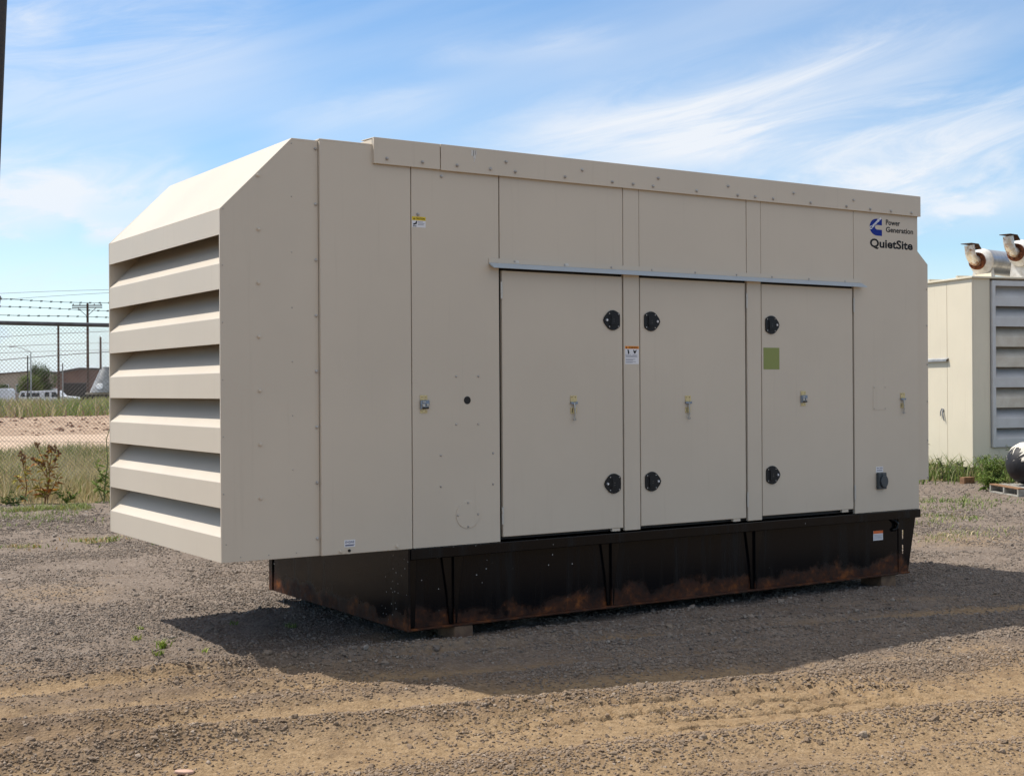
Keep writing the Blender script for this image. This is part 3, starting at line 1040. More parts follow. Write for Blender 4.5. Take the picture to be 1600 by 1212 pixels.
def make_hasp(lever):
    mb = MB()
    mb.box(-0.027, 0.027, -0.004, -0.0005, 0.030, 0.072 if lever else 0.062)
    if lever:
        mb.prism([(-0.027, 0.030), (0.027, 0.030), (0.022, 0.022), (-0.022, 0.022)], 'y', -0.004, -0.0008)
    mb.box(-0.026, 0.026, -0.004, -0.0005, -0.055, -0.012 if lever else -0.032)
    mb.mati(1)
    if lever:
        mb.box(-0.028, -0.004, -0.016, -0.004, 0.012, 0.028)
        mb.box(0.006, 0.028, -0.016, -0.004, 0.012, 0.028)
        mb.mati(2)
        mb.tube([(0.0, -0.012, 0.024), (0.001, -0.017, -0.02), (0.003, -0.018, -0.06), (-0.002, -0.016, -0.086)], [0.006, 0.006, 0.006, 0.005], 6)
        mb.mati(1)
        mb.tube([(-0.002, -0.016, -0.086), (-0.014, -0.019, -0.092), (-0.010, -0.02, -0.100), (0.008, -0.018, -0.097), (0.007, -0.017, -0.088)], 0.0035, 6)
        mb.mati(3)
        for sx in (-0.015, 0.014):
            mb.lathe([(0, 0.005), (0.0022, 0.003)], (sx, -0.004, 0.060), (0, -1, 0), 7)
        mb.box(-0.017, -0.010, -0.0046, -0.0038, -0.045, -0.018)
        mb.box(0.010, 0.017, -0.0046, -0.0038, -0.045, -0.018)
    else:
        mb.prism([(-0.028, 0.028), (0.036, 0.030), (0.038, 0.002), (0.030, -0.016), (-0.028, -0.030)], 'y', -0.014, -0.0006)
        mb.mati(2)
        mb.box(-0.019, 0.000, -0.022, -0.014, -0.012, 0.006)
        mb.box(0.012, 0.031, -0.021, -0.014, -0.010, 0.006)
        mb.box(-0.016, 0.006, -0.019, -0.014, 0.013, 0.021)
        mb.mati(3)
        mb.box(-0.020, 0.030, -0.018, -0.0142, -0.027, -0.016)
        for sx in (-0.015, 0.015):
            for sz in (0.049, -0.043):
                mb.lathe([(0, 0.005), (0.002, 0.003)], (sx, -0.004, sz), (0, -1, 0), 7)
    return mb.mesh('hasp', ['brass', 'blue_grey_metal', 'zinc', 'black_plastic'], Vector((0, 0, 0)), bevel=0.0008)


HASP_LEVER, HASP_PLAIN = make_hasp(True), make_hasp(False)
hb = MB()
for i, (z0, z1) in enumerate([(-0.057, -0.0195), (-0.0185, 0.0185), (0.0195, 0.057)]):
    hb.lathe([(z0, 0.0075), (z1, 0.0075)], (0, -0.0045, 0), (0, 0, 1), 8)
hb.box(0.0, 0.006, -0.002, 0.004, -0.055, 0.055)
HINGE = hb.mesh('hinge', ['hinge_metal'], Vector((0, 0, 0)))

doors = [(1.973, 2.992, 0.662, 2.452, 'L', (2.558, 1.536), True, 'left access door hinged on its left side'),
         (3.154, 4.172, 0.664, 2.452, 'R', (3.597, 1.528), True, 'middle access door'),
         (4.343, 5.341, 0.670, 2.452, 'R', (4.779, 1.565), False, 'right access door with a faded green square')]
for (x0, x1, z0, z1, hand, hp, lev, lb) in doors:
    d = MB().box(x0, x1, 0.0015, 0.030, z0, z1).build('door', 'beige_paint', GEN, bevel=0.003, label=lb)
    lx = x1 - 0.093 if hand == 'L' else x0 + 0.10
    for lz in (2.139, 0.981):
        inst('latch', LATCH_L if hand == 'L' else LATCH_R, d, (lx, 0.0015, lz))
    hx = x0 - 0.007 if hand == 'L' else x1 + 0.012
    for hz in (2.318, 0.805):
        inst('hinge', HINGE, d, (hx, 0.0, hz))
    inst('hasp', HASP_LEVER if lev else HASP_PLAIN, d, (hp[0], 0.0015, hp[1]))
    # keeper block showing under the free corner
    kx = x1 - 0.10 if hand == 'L' else x1 - 0.13
    MB().box(kx, kx + 0.07, 0.003, 0.028, z0 - 0.020, z0 - 0.001).build('keeper', 'beige_paint', d)
    if lb.startswith('right'):
        MB().box(4.359, 4.526, 0.0002, 0.001, 1.796, 1.963).build('green_decal', 'decal_green', d)
inst('hasp', HASP_PLAIN, pb, (1.365, 0, 1.557))
inst('hasp', HASP_LEVER, pe, (5.928, 0, 1.534))

# round blanking plate, knock-out hole, sampling port
pl = MB()
pl.lathe([(0, 0.0905), (0.0035, 0.0905), (0.004, 0.089)], (1.694, 0, 0.828), (0, -1, 0), 40)
cv = pl.build('round_cover', 'beige_paint', GEN)
for a in range(4):
    inst('screw', SCREW, cv, (1.694 + 0.078 * math.cos(a * math.pi / 2), -0.004, 0.828 + 0.078 * math.sin(a * math.pi / 2)))
hl = MB()
hl.lathe([(0, 0.026), (0.0015, 0.026), (0.002, 0.0245)], (1.695, 0, 1.583), (0, -1, 0), 20)
hl.build('knockout_hole', 'dark_gap', pb)
kp = MB()
kp.box(0.805, 0.845, -0.002, -0.0003, 0.632, 0.672)
kp.mati(1)
kp.lathe([(0, 0.010), (0.004, 0.010)], (0.826, -0.002, 0.652), (0, -1, 0), 10)
kp.build('drain_port', ['beige_paint', 'dark_gap'], pa)
# screwed-on blank plate and weatherproof outlet on the end panel
bp = MB().box(5.574, 5.728, -0.0022, -0.0003, 1.468, 1.663).build('blank_plate', 'beige_paint', pe)
for (sx, sz) in [(5.586, 1.652), (5.716, 1.652), (5.586, 1.479), (5.716, 1.479)]:
    inst('screw', SCREW, pe, (sx, -0.002, sz), scale=(0.6, 0.6, 0.6))
ot = MB()
ot.box(5.604, 5.700, -0.030, -0.0005, 0.819, 0.953)
ot.prism([(5.618 + 0.043 * (1 + math.cos(t)), 0.882 + 0.052 * math.sin(t)) for t in np.linspace(0, 2 * math.pi, 15)[:-1]], 'y', -0.045, -0.030)
ot.box(5.640, 5.690, -0.038, -0.030, 0.925, 0.948)
ot.build('outlet', 'outlet_grey', pe, bevel=0.004)


# -- printed stickers
def sticker(name, x0, x1, z0, z1, parent, y=0.0, m='decal_white'):
    return MB().box(x0, x1, y - 0.0010, y - 0.0002, z0, z1).build(name, m, parent)


def strip(x0, x1, z0, z1, m, parent, y=-0.0014, name='print'):
    return MB().box(x0, x1, y, y + 0.0004, z0, z1).build(name, m, parent)


def lines(x0, x1, zs, h, m, parent, y=-0.0014):
    mb = MB()
    for q, (z_, f) in enumerate(zs):
        mb.box(x0, x0 + (x1 - x0) * f, y, y + 0.0004, z_, z_ + h)
    return mb.build('print', m, parent)


sticker('caution_sticker', 1.286, 1.387, 2.702, 2.771, pb)
strip(1.286, 1.387, 2.746, 2.771, 'decal_yellow', pb)
MB().poly([(1.295, -0.0018, 2.751), (1.308, -0.0018, 2.751), (1.3015, -0.0018, 2.765)], [(0, 1, 2)]).build('print', 'decal_black', pb)
lettering('CAUTION', 1.313, 1.380, 2.752, 2.764, -0.0019, 'decal_black', pb, 0.02)
hd = MB()
hd.prism([(1.293, 2.722), (1.301, 2.727), (1.310, 2.729), (1.318, 2.742), (1.323, 2.744), (1.323, 2.735), (1.319, 2.722), (1.311, 2.721), (1.298, 2.716)], 'y', -0.0018, -0.0013)
hd.build('print', 'decal_black', pb)
strip(1.293, 1.319, 2.707, 2.711, 'decal_black', pb, -0.0018)
lines(1.330, 1.380, [(2.735, 0.75), (2.726, 0.95), (2.717, 0.85)], 0.004, 'decal_grey', pb)

POST = [o for o in GEN.children if o.name.startswith('door_post')][0]
yp = -0.002
sticker('warning_sticker', 3.012, 3.136, 1.829, 1.958, POST, yp)
strip(3.012, 3.136, 1.938, 1.958, 'decal_orange', POST, yp - 0.0014)
MB().poly([(3.018, yp - 0.0018, 1.941), (3.031, yp - 0.0018, 1.941), (3.0245, yp - 0.0018, 1.955)], [(0, 1, 2)]).build('print', 'decal_black', POST)
lettering('WARNING', 3.042, 3.126, 1.9415, 1.9535, yp - 0.0019, 'decal_black', POST, 0.02)
for og in ([(3.032, 1.930), (3.040, 1.934), (3.046, 1.926), (3.050, 1.908), (3.044, 1.900), (3.037, 1.904), (3.037, 1.918)],
           [(3.085, 1.932), (3.093, 1.930), (3.101, 1.920), (3.112, 1.932), (3.116, 1.929), (3.106, 1.908), (3.096, 1.903), (3.089, 1.915)]):
    MB().prism(og, 'y', yp - 0.0018, yp - 0.0013).build('print', 'decal_black', POST)
lines(3.018, 3.128, [(1.886, 0.92), (1.879, 0.95), (1.862, 0.78), (1.856, 0.6), (1.845, 0.82), (1.839, 0.55)], 0.0036, 'decal_grey', POST, yp - 0.0016)
lines(3.014, 3.066, [(1.8945, 1.0)], 0.003, 'decal_grey', POST, yp - 0.0016)
lines(3.078, 3.122, [(1.8945, 1.0)], 0.003, 'decal_grey', POST, yp - 0.0016)

sticker('engine_sticker', 0.793, 0.868, 0.675, 0.719, pa)
lettering('ENGINE', 0.800, 0.861, 0.698, 0.712, -0.0015, 'decal_navy', pa, 0.012)
lines(0.799, 0.863, [(0.686, 1.0), (0.681, 0.9)], 0.004, 'decal_navy', pa)
sticker('outlet_sticker', 5.604, 5.688, 0.957, 1.002, pe)
lines(5.612, 5.682, [(0.986, 0.35), (0.968, 0.95)], 0.009, 'decal_grey', pe)
lines(5.645, 5.682, [(0.986, 1.0)], 0.009, 'decal_grey', pe)

# printed name and emblem at the top of the end panel
lettering('Power', 5.739, 5.912, 2.991, 3.036, -0.0008, 'decal_black', pe, 0.024)
lettering('Generation', 5.739, 6.072, 2.932, 2.977, -0.0008, 'decal_black', pe, 0.024)
lettering('QuietSite', 5.548, 6.066, 2.786, 2.872, -0.0008, 'decal_black', pe, 0.030)
ex0, ex1, ez0, ez1 = 5.546, 5.692, 2.897, 3.036
ow, oh = ex1 - ex0, ez1 - ez0
em = [(1, 1), (0.60, 1.0)] + [(0.60 - 0.60 * math.sin(t), 0.5 + 0.5 * math.cos(t)) for t in np.linspace(0.25, math.pi - 0.25, 13)] + [(0.60, 0), (1, 0), (1, 0.36), (0.58, 0.36), (0.47, 0.41), (0.42, 0.5), (0.47, 0.585), (0.58, 0.63), (1, 0.63)]
MB().prism([(ex0 + ow * a, ez0 + oh * b_) for a, b_ in em], 'y', -0.0009, -0.0003).build('emblem', 'decal_blue', pe)
cx_, cz_ = ex0 + 0.46 * ow, ez0 + 0.735 * oh
lettering('Cummins', cx_ - 0.083, cx_ + 0.083, cz_ - 0.0135, cz_ + 0.0135, -0.0014, 'decal_white', pe, 0.05, rot=math.radians(37))

# -- louvred intake hood at the left end
cheek = [(0.0, ZB), (0.0, Z2), (0.463, ZT), (XB - 0.002, ZT), (XB - 0.002, ZB)]
ck = MB().prism(cheek, 'y', 0.022, 0.036).build('hood_cheek', 'beige_paint', GEN, bevel=0.002)
for (bx, bz) in [(0.242, 2.952), (0.244, 2.627), (0.242, 2.303), (0.243, 1.979), (0.247, 1.654), (0.249, 1.329), (0.249, 1.005)]:
    inst('bolt', PBOLT, ck, (bx, 0.022, bz))
for i in range(8):
    inst('bolt', BOLT, ck, (0.620, 0.022, 3.146 - 0.344 * i), scale=(0.9, 0.9, 0.9))
for (bx, bz) in [(0.462, 3.165), (0.022, 2.735), (0.015, 2.40), (0.015, 2.06), (0.015, 1.72), (0.015, 1.38), (0.015, 1.04), (0.03, 0.74), (0.12, 0.66), (0.30, 0.66), (0.48, 0.66), (0.46, 2.84), (0.46, 2.5), (0.46, 2.16), (0.46, 1.83), (0.46, 1.50), (0.46, 1.17)]:
    inst('screw', SCREW, ck, (bx, 0.022, bz), scale=(0.55, 0.55, 0.55))
MB().prism(cheek, 'y', WD - 0.014, WD).build('hood_cheek', 'beige_paint', GEN, bevel=0.002)
y0, y1 = 0.0365, WD - 0.0145
# sloping top sheet, flat top strip, bottom sheet and dark interior
MB().prism([(0.006, Z2 + 0.002), (0.463, ZT + 0.001), (XB - 0.004, ZT + 0.001), (XB - 0.004, ZT - 0.012), (0.468, ZT - 0.012), (0.014, Z2 - 0.008)], 'y', 0.0215, WD + 0.0005).build('hood_top', 'beige_paint', GEN, bevel=0.0015)
MB().box(0.02, XB - 0.01, y0, y1, ZB + 0.004, ZB + 0.014).build('hood_floor', 'beige_paint', GEN)
MB().box(0.50, 0.51, y0 + 0.001, y1 - 0.001, ZB + 0.02, ZT - 0.015).build('baffle', 'inside_dark', GEN)
# floor under the overhanging body
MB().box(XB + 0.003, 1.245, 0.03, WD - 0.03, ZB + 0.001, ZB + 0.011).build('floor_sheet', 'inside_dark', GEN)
PITCH, FACE = 0.3253, 0.153
blade = None
for i in range(7):
    z0 = ZB + i * PITCH
    zf = z0 + FACE
    if i == 6:
        MB().box(0.001, 0.008, y0, y1, z0, Z2 - 0.003).build('louvre_blade', 'beige_paint', GEN)
        continue
    if blade is None:
        t = 0.006
        k = 0.30
        mb = MB().prism([(0.001, z0), (0.001, zf), (k, zf + k), (k + t, zf + k - t * 0.4), (t + 0.003, zf - 0.003), (t + 0.001, z0)], 'y', y0, y1)
        b0 = mb.build('louvre_blade', 'beige_paint', GEN, bevel=0.0016)
        blade = b0
        bz0 = z0
    else:
        inst('louvre_blade', blade.data, GEN, AO[blade] + Vector((0, 0, z0 - bz0)))

# -- outlet hood at the right end
rc = [(XR + 0.001, 2.85), (XR + 0.185, 2.695), (XR + 0.182, 0.866), (XR + 0.001, 0.866)]
rk = MB().prism(rc, 'y', 0.050, 0.062).build('hood_cheek', 'beige_paint', GEN, bevel=0.0015)
for z_ in (2.485, 2.176, 1.845, 1.531, 1.201, 0.886):
    inst('screw', SCREW, rk, (6.298, 0.050, z_))
MB().prism(rc, 'y', WD - 0.032, WD - 0.02).build('hood_cheek', 'beige_paint', GEN)
MB().prism([(XR + 0.001, 2.849), (XR + 0.184, 2.694), (XR + 0.184, 2.685), (XR + 0.001, 2.84)], 'y', 0.0625, WD - 0.0325).build('hood_top', 'beige_paint', GEN)
MB().box(XR + 0.174, XR + 0.1815, 0.0625, WD - 0.0325, 0.864, 2.678).build('hood_face', 'beige_paint', GEN)

# -- fuel tank base
tz0, tz1 = 0.098, 0.628
tk = MB()
tk.prism([(1.262, tz1 - 0.002), (5.955, tz1 - 0.002), (5.93, tz0 + 0.004), (1.262, tz0 + 0.004)], 'y', 0.050, WD - 0.06)
TANK = tk.build('fuel_tank', 'tank_enamel', GEN, bevel=0.004, label='black enamelled fuel tank with rust along its lower edge')
# top and bottom flanges along both long sides, end plates
for (ya, yb) in ((-0.012, 0.060), (WD - 0.07, WD + 0.012)):
    MB().box(1.262, 6.134, ya, yb, 0.560, 0.6295).build('top_flange', 'tank_enamel', TANK, bevel=0.004)
    MB().box(1.262, 6.02, ya + 0.02, yb, tz0, tz0 + 0.014).build('bottom_flange', 'tank_enamel', TANK, bevel=0.003)
MB().box(1.246, 1.2605, 0.0, WD - 0.02, tz0 - 0.002, 0.6305).build('end_plate', 'tank_enamel', TANK, bevel=0.003)
MB().box(1.236, 1.2455, WD - 0.075, WD - 0.012, tz0, 0.627).build('end_angle', 'tank_enamel', TANK, bevel=0.002)


def wing(ya, yb):
    """plate at the right end with two upright slots and a bolt hole"""
    mb = MB()
    x0, x1t, x1b = 5.920, 6.131, 6.033
    zt, zb = 0.559, tz0 + 0.001

    def xe(z_):
        return x1b + (x1t - x1b) * (z_ - zb) / (zt - zb)
    sx0, sx1 = 5.964, 5.982
    cuts = [zb, 0.262, 0.335, 0.385, 0.458, zt]
    for a, b_ in zip(cuts[:-1], cuts[1:]):
        if (a, b_) in ((0.262, 0.335), (0.385, 0.458)):
            mb.prism([(x0, a), (sx0, a), (sx0, b_), (x0, b_)], 'y', ya, yb)
            mb.prism([(sx1, a), (xe(a), a), (xe(b_), b_), (sx1, b_)], 'y', ya, yb)
        else:
            mb.prism([(x0, a), (xe(a), a), (xe(b_), b_), (x0, b_)], 'y', ya, yb)
    return mb.build('end_wing', 'tank_enamel', TANK)


wing(0.0435, 0.0492)
wing(WD - 0.0592, WD - 0.0535)
# upright gussets, wide at the top and narrow at the foot
for gx in (1.30, 1.60, 2.90, 4.28):
    for (yf, yr) in ((0.004, 0.0495), (WD - 0.014, WD - 0.0595)):
        MB().prism([(gx - 0.085, 0.5585), (gx + 0.085, 0.5585), (gx + 0.045, 0.30), (gx + 0.030, tz0 + 0.016), (gx - 0.030, tz0 + 0.016), (gx - 0.045, 0.30)] if gx > 1.4 else [(gx - 0.038, 0.5585), (gx + 0.03, 0.5585), (gx + 0.012, tz0 + 0.016), (gx - 0.038, tz0 + 0.016)], 'y', yr, yr + (yf - yr) * 0.35).build('gusset', 'gusset_black', TANK, bevel=0.006, seg=2)
        if gx > 1.4:
            for dx in (0.0,):
                MB().prism([(gx + dx - 0.004, 0.558), (gx + dx + 0.004, 0.558), (gx + dx + 0.004, tz0 + 0.016), (gx + dx - 0.004, tz0 + 0.016)], 'y', yr + (yf - yr) * 0.36, yr + (yf - yr) * 0.75).build('rib', 'tank_enamel', TANK, bevel=0.0015)
# pipe bend and small sticker near the right end
MB().tube([(5.83, 0.046, 0.556), (5.865, 0.036, 0.543), (5.892, 0.030, 0.515), (5.890, 0.030, 0.487), (5.868, 0.034, 0.470), (5.845, 0.046, 0.467)], 0.015, 10).build('pipe_bend', 'tank_enamel', TANK, smooth=True)
st = MB().box(5.62, 5.735, 0.047, 0.0495, 0.392, 0.470).build('tank_sticker', 'decal_white', TANK)
MB().box(5.62, 5.735, 0.0462, 0.0468, 0.447, 0.470).build('print', 'decal_red_orange', TANK)
tb = MB()
for z_ in (0.434, 0.424, 0.414, 0.404):
    tb.box(5.628, 5.728, 0.0463, 0.0468, z_, z_ + 0.004)
tb.build('print', 'decal_grey', TANK)

# timber blocks under the tank


def timber(x, y, wx, wy, rz, label):
    z0 = ground_z(x, y) - 0.012
    o_ = MB().box(x - wx / 2, x + wx / 2, y - wy / 2, y + wy / 2, z0, 0.0975).build('timber_block', 'block_wood', None, bevel=0.006)
    o_.rotation_euler = (0, 0, rz)
    return tag(o_, label, 'block', 'timber blocks under the fuel tank')


timber(1.66, 0.115, 0.15, 0.20, 0.1, 'short timber block under the left front of the black tank')
timber(5.80, 0.16, 0.17, 0.24, -0.05, 'timber block under the right front end of the black tank')
timber(1.62, 2.08, 0.17, 0.2, 0.05, 'timber block under the left rear of the black tank')
timber(5.75, 2.08, 0.17, 0.2, 0.0, 'timber block under the right rear of the black tank')
#==PART3==
# ------------------------------------------------------------------ second generator, beyond to the right
GX0 = thing('generator_set', 'cream generator house with grey louvres and two exhaust silencers on its roof', 'generator', (17.12, 8.04, 0.0), math.radians(-15))
L2, D2, H2, B2 = 3.3, 6.0, 3.60, 0.21
# black skid under it
MB().box(0.03, L2 - 0.03, 0.05, D2 - 0.05, -0.02, B2 - 0.002).build('skid', 'dark_steel', GX0)
# left long side as sheet panels with a door
MB().box(0.0, 0.03, 0.0, 0.722, B2, H2).build('wall_panel', 'cream_paint', GX0, bevel=0.003)
MB().box(0.0, 0.03, 0.730, D2, 2.16, H2).build('wall_panel', 'cream_paint', GX0, bevel=0.003)
for i in range(4):
    ya = 0.732 + i * 1.30
    dd = MB().box(0.002, 0.032, ya, ya + 1.288, B2 + 0.01, 2.13).build('door', 'cream_paint', GX0, bevel=0.003)
    hy = ya + 0.12 if i % 2 == 0 else ya + 1.17
    hm = MB()
    hm.lathe([(0, 0.028), (0.016, 0.026)], (0.002, hy, 1.23), (-1, 0, 0), 10)
    hm.tube([(-0.012, hy, 1.23), (-0.03, hy - 0.01, 1.20), (-0.028, hy - 0.055, 1.05), (-0.02, hy - 0.06, 1.03)], [0.012, 0.013, 0.012, 0.009], 7)
    hm.tube([(-0.006, hy + 0.03, 1.26), (-0.02, hy + 0.055, 1.20), (-0.02, hy + 0.06, 1.12)], 0.010, 6)
    hm.build('handle', 'gun_grey', dd, smooth=True)
MB().prism([(0.0, 2.19), (-0.055, 2.165), (-0.055, 2.125), (-0.05, 2.125), (-0.05, 2.16), (0.0, 2.182)], 'y', 0.68, D2 - 0.2).build('drip_rail', 'galvanised', GX0)
# front end: corner post, louvre frame and slats
MB().box(0.0305, 0.385, 0.0, 0.03, B2, H2).build('corner_post', 'cream_paint', GX0, bevel=0.004)
MB().box(0.3852, L2, 0.012, 0.04, B2, 0.56).build('wall_panel', 'cream_paint', GX0, bevel=0.003)
MB().box(L2 - 0.03, L2, 0.0405, D2, B2, H2).build('wall_panel', 'cream_paint', GX0)
MB().box(0.0, L2, D2 + 0.001, D2 + 0.03, B2, H2).build('wall_panel', 'cream_paint', GX0)
MB().box(0.04, L2 - 0.04, 0.5, 0.53, B2 + 0.02, H2 - 0.02).build('baffle', 'inside_dark', GX0)
fr = MB()
fr.box(0.400, 0.470, -0.055, 0.06, 0.562, 3.565)
fr.box(L2 - 0.09, L2 - 0.02, -0.055, 0.06, 0.562, 3.565)
MB().box(0.400, 0.470, -0.055, 0.06, 0.562, 3.565).build('louvre_frame', 'grey_slat', GX0, bevel=0.006)
MB().box(L2 - 0.09, L2 - 0.02, -0.055, 0.06, 0.562, 3.565).build('louvre_frame', 'grey_slat', GX0, bevel=0.006)
pt = 0.3655
for i in range(9):
    z0 = 0.566 + (i - 0) * pt - 0.02
    if i == 0:
        z0 = 0.566
    zt_ = 0.566 - 0.02 + i * pt + 0.172
    mb = MB()
    if i < 8:
        mb.prism([(-0.045, z0), (-0.045, zt_), (0.26, zt_ + 0.30), (0.266, zt_ + 0.295), (-0.038, zt_ - 0.006), (-0.038, z0)], 'x', 0.4705, L2 - 0.0905)
    else:
        mb.box(0.4705, L2 - 0.0905, -0.045, -0.03, z0, 3.566)
    mb.build('louvre_blade', 'dirty_slat' if i in (2, 4, 5) else 'grey_slat', GX0, bevel=0.002)
# roof sheet with standing ribs
rfm = MB().box(-0.04, L2 + 0.04, -0.06, D2 + 0.05, H2 + 0.001, H2 + 0.035).build('roof_sheet', 'cream_paint', GX0, bevel=0.004)
for ry in (0.36, 1.2, 2.4, 3.6, 4.8):
    MB().box(-0.035, L2 + 0.035, ry, ry + 0.05, H2 + 0.0352, H2 + 0.075).build('roof_rib', 'cream_paint', rfm)
bw = MB().prism([(0.38, 3.636), (0.40, 3.636), (0.40, 3.70), (0.38, 3.70)], 'y', -0.05, 0.42)
bw.build('roof_rib', 'cream_paint', rfm)


def silencer(e, zc, length, lb):
    ax = Vector((0.92, 0.39, 0)).normalized()
    e = Vector((*e, zc))
    s_ = MB().lathe([(0.0, 0.235), (0.012, 0.243), (0.03, 0.243), (0.035, 0.238), (length - 0.03, 0.238), (length, 0.23)], e, ax, 28).build('silencer', 'silver_drum', GX0, smooth=True, label=lb)
    # white end cap with a cone neck, saddle foot
    MB().lathe([(-0.11, 0.10), (-0.075, 0.13), (-0.02, 0.236), (-0.002, 0.248), (0.0105, 0.248)], e, ax, 28).build('end_cap', 'white_cap', s_, smooth=True)
    side = Vector((-ax.y, ax.x, 0))
    for q in (0.06, length - 0.15):
        c = e + ax * q
        mb = MB()
        h = [(-0.25, H2 + 0.036), (0.25, H2 + 0.036), (0.18, zc - 0.02), (-0.18, zc - 0.02)]
        vs = [c + side * a + Vector((0, 0, z_ - zc)) for a, z_ in h] + [c + ax * 0.02 + side * a + Vector((0, 0, z_ - zc)) for a, z_ in h]
        mb.poly(vs, [(0, 1, 2, 3), (7, 6, 5, 4), (0, 4, 5, 1), (1, 5, 6, 2), (2, 6, 7, 3), (3, 7, 4, 0)])
        mb.build('saddle', 'white_cap', s_)
    # rusty bolted flange pair
    for q in (-0.185, -0.150):
        MB().lathe([(0, 0.165), (0.024, 0.165)], e + ax * q, ax, 20).build('flange', 'flange_rust', s_, bevel=0.003)
    for a in range(8):
        t = a * math.pi / 4 + 0.2
        bc = e + side * (0.135 * math.cos(t)) + Vector((0, 0, 0.135 * math.sin(t)))
        MB().lathe([(-0.215, 0.02), (-0.105, 0.02)], bc, ax, 6).build('bolt', 'flange_rust', s_)
    path = [e + ax * -0.10, e + ax * -0.19]
    for k in range(1, 8):
        t = k / 7 * math.pi / 2
        path.append(e + ax * (-0.20 - 0.21 * math.sin(t)) + Vector((0, 0, 0.21 * (1 - math.cos(t)))))
    path.append(path[-1] + Vector((-0.01, 0, 0.07)))
    MB().tube(path, [0.095] * len(path), 18).build('elbow', 'exhaust_pipe', s_, smooth=True)
    top = path[-1]
    # rain flap hinged at the mouth, tipped open
    mb = MB()
    fl = [(-0.12, -0.02), (0.14, -0.02), (0.24, -0.11), (0.235, -0.118), (0.138, -0.032), (-0.12, -0.032)]
    vs = []
    for wv in (-0.11, 0.11):
        for a, z_ in fl:
            vs.append(top + ax * a + side * wv + Vector((0, 0, z_ + 0.05)))
    n = len(fl)
    mb.poly(vs, [tuple(range(n)), tuple(range(2 * n - 1, n - 1, -1))] + [(i, n + i, n + (i + 1) % n, (i + 1) % n) for i in range(n)])
    mb.build('rain_flap', 'cap_rust', s_)
    return s_


silencer((1.02, 1.06), 4.02, 1.7, 'left silencer, set further back')
silencer((1.38, 0.42), 4.13, 1.7, 'right silencer, nearer the louvres')

# black tank with a torn wrapping, on a pallet
BT = thing('storage_tank', 'black rounded tank with a torn off-white sheet over its top, beside weeds', 'tank', (14.85, 5.30, 0.145), math.radians(-20))
prof = [(-0.40, 0.001)] + [(-0.40 * math.cos(t), 0.40 * math.sin(t)) for t in np.linspace(0.12, math.pi / 2, 9)] + [(1.1, 0.40)] + [(1.1 + 0.32 * math.sin(t), 0.40 * math.cos(t)) for t in np.linspace(0.2, 1.5, 7)]
MB().lathe(prof, (0.0, 0, 0.405), (1, 0, 0), 32).build('shell', 'black_tank', BT, smooth=True)
sh = MB()
ring = np.linspace(-0.05, 2.5, 22)
vs = []
st_ = [-0.30, -0.22, -0.12, -0.02, 0.2, 0.45, 0.7, 1.0]
for i, t in enumerate(ring):
    edge = -0.30 + 0.05 * math.sin(2.1 * i) + 0.05 * math.sin(0.8 * i + 1) + (0.16 if i < 2 else 0.0)
    for j, sx in enumerate(st_):
        xx = edge if j == 0 else max(sx, edge + 0.03 * j)
        rr_ = 0.405 if xx > 0 else math.sqrt(max(0.40 ** 2 - xx * xx, 0.01)) + 0.008
        rr_ += 0.006 * math.sin(5 * t + 3 * j)
        vs.append((xx, -rr_ * math.cos(t), 0.405 + rr_ * math.sin(t)))
n = len(st_)
sh.poly(vs, [(i * n + j, (i + 1) * n + j, (i + 1) * n + j + 1, i * n + j + 1) for i in range(len(ring) - 1) for j in range(n - 1)])
so = sh.build('torn_sheet', 'torn_sheet', BT, smooth=True)
sd_ = so.modifiers.new('thick', 'SOLIDIFY')
sd_.thickness = 0.004
BT.scale = (0.82, 0.82, 0.82)
BT.location.x += 0.06
for q in (0.05, 0.85):
    MB().box(q, q + 0.06, -0.25, 0.25, 0.0, 0.07).build('cradle', 'dark_steel', BT)

PAL = thing('pallet', 'weathered wooden pallet lying in the weeds under the black tank', 'pallet', (14.38, 5.14, 0.0), math.radians(-30))
for i in range(7):
    MB().box(0.0 + i * 0.155, 0.10 + i * 0.155, -0.1, 0.95, 0.118, 0.138).build('deck_board', 'brown_wood' if i in (0, 4) else 'grey_wood', PAL, bevel=0.002)
for yy in (-0.10, 0.40, 0.90):
    MB().box(0.002, 1.05, yy, yy + 0.05, 0.026, 0.1175).build('runner', 'grey_wood', PAL, bevel=0.002)
for xx in (0.0, 0.45, 0.94):
    MB().box(xx, xx + 0.10, -0.1, 0.95, 0.004, 0.0255).build('bottom_board', 'grey_wood', PAL, bevel=0.002)
tb_ = MB().box(16.05, 16.32, 7.38, 7.48, -0.01, 0.11).build('timber_block', 'brown_wood', None, bevel=0.004)
tag(tb_, 'reddish timber block in the weeds below the cream generator house', 'block')

# ------------------------------------------------------------------ chain-link fence at left
FY = 15.5
FN = thing('chain_link_fence', 'chain-link fence with barbed wire strands at the back of the yard', 'fence', (2.03, FY, 0.0), authored_at_world=True)
RZ = 2.80
posts = [2.03 + 3.05 * i for i in range(-4, 5)]
for px in posts:
    po = MB().lathe([(-0.05, 0.035), (RZ + 0.01, 0.035)], (px, FY, 0), (0, 0, 1), 10).build('post', 'pole_wood' if False else 'dark_steel', FN, smooth=True)
    MB().lathe([(RZ - 0.02, 0.042), (RZ + 0.03, 0.042), (RZ + 0.06, 0.02)], (px, FY, 0), (0, 0, 1), 10).build('post_cap', 'rail_steel', po, smooth=True)
    MB().tube([(px, FY, RZ + 0.03), (px, FY - 0.30, RZ + 0.42)], [0.016, 0.010], 6).build('barb_arm', 'rail_steel', po)
MB().tube([(posts[0], FY - 0.0, RZ), (posts[-1], FY, RZ)], 0.036, 8).build('top_rail', 'rail_steel', FN, smooth=True)
dm = 0.068
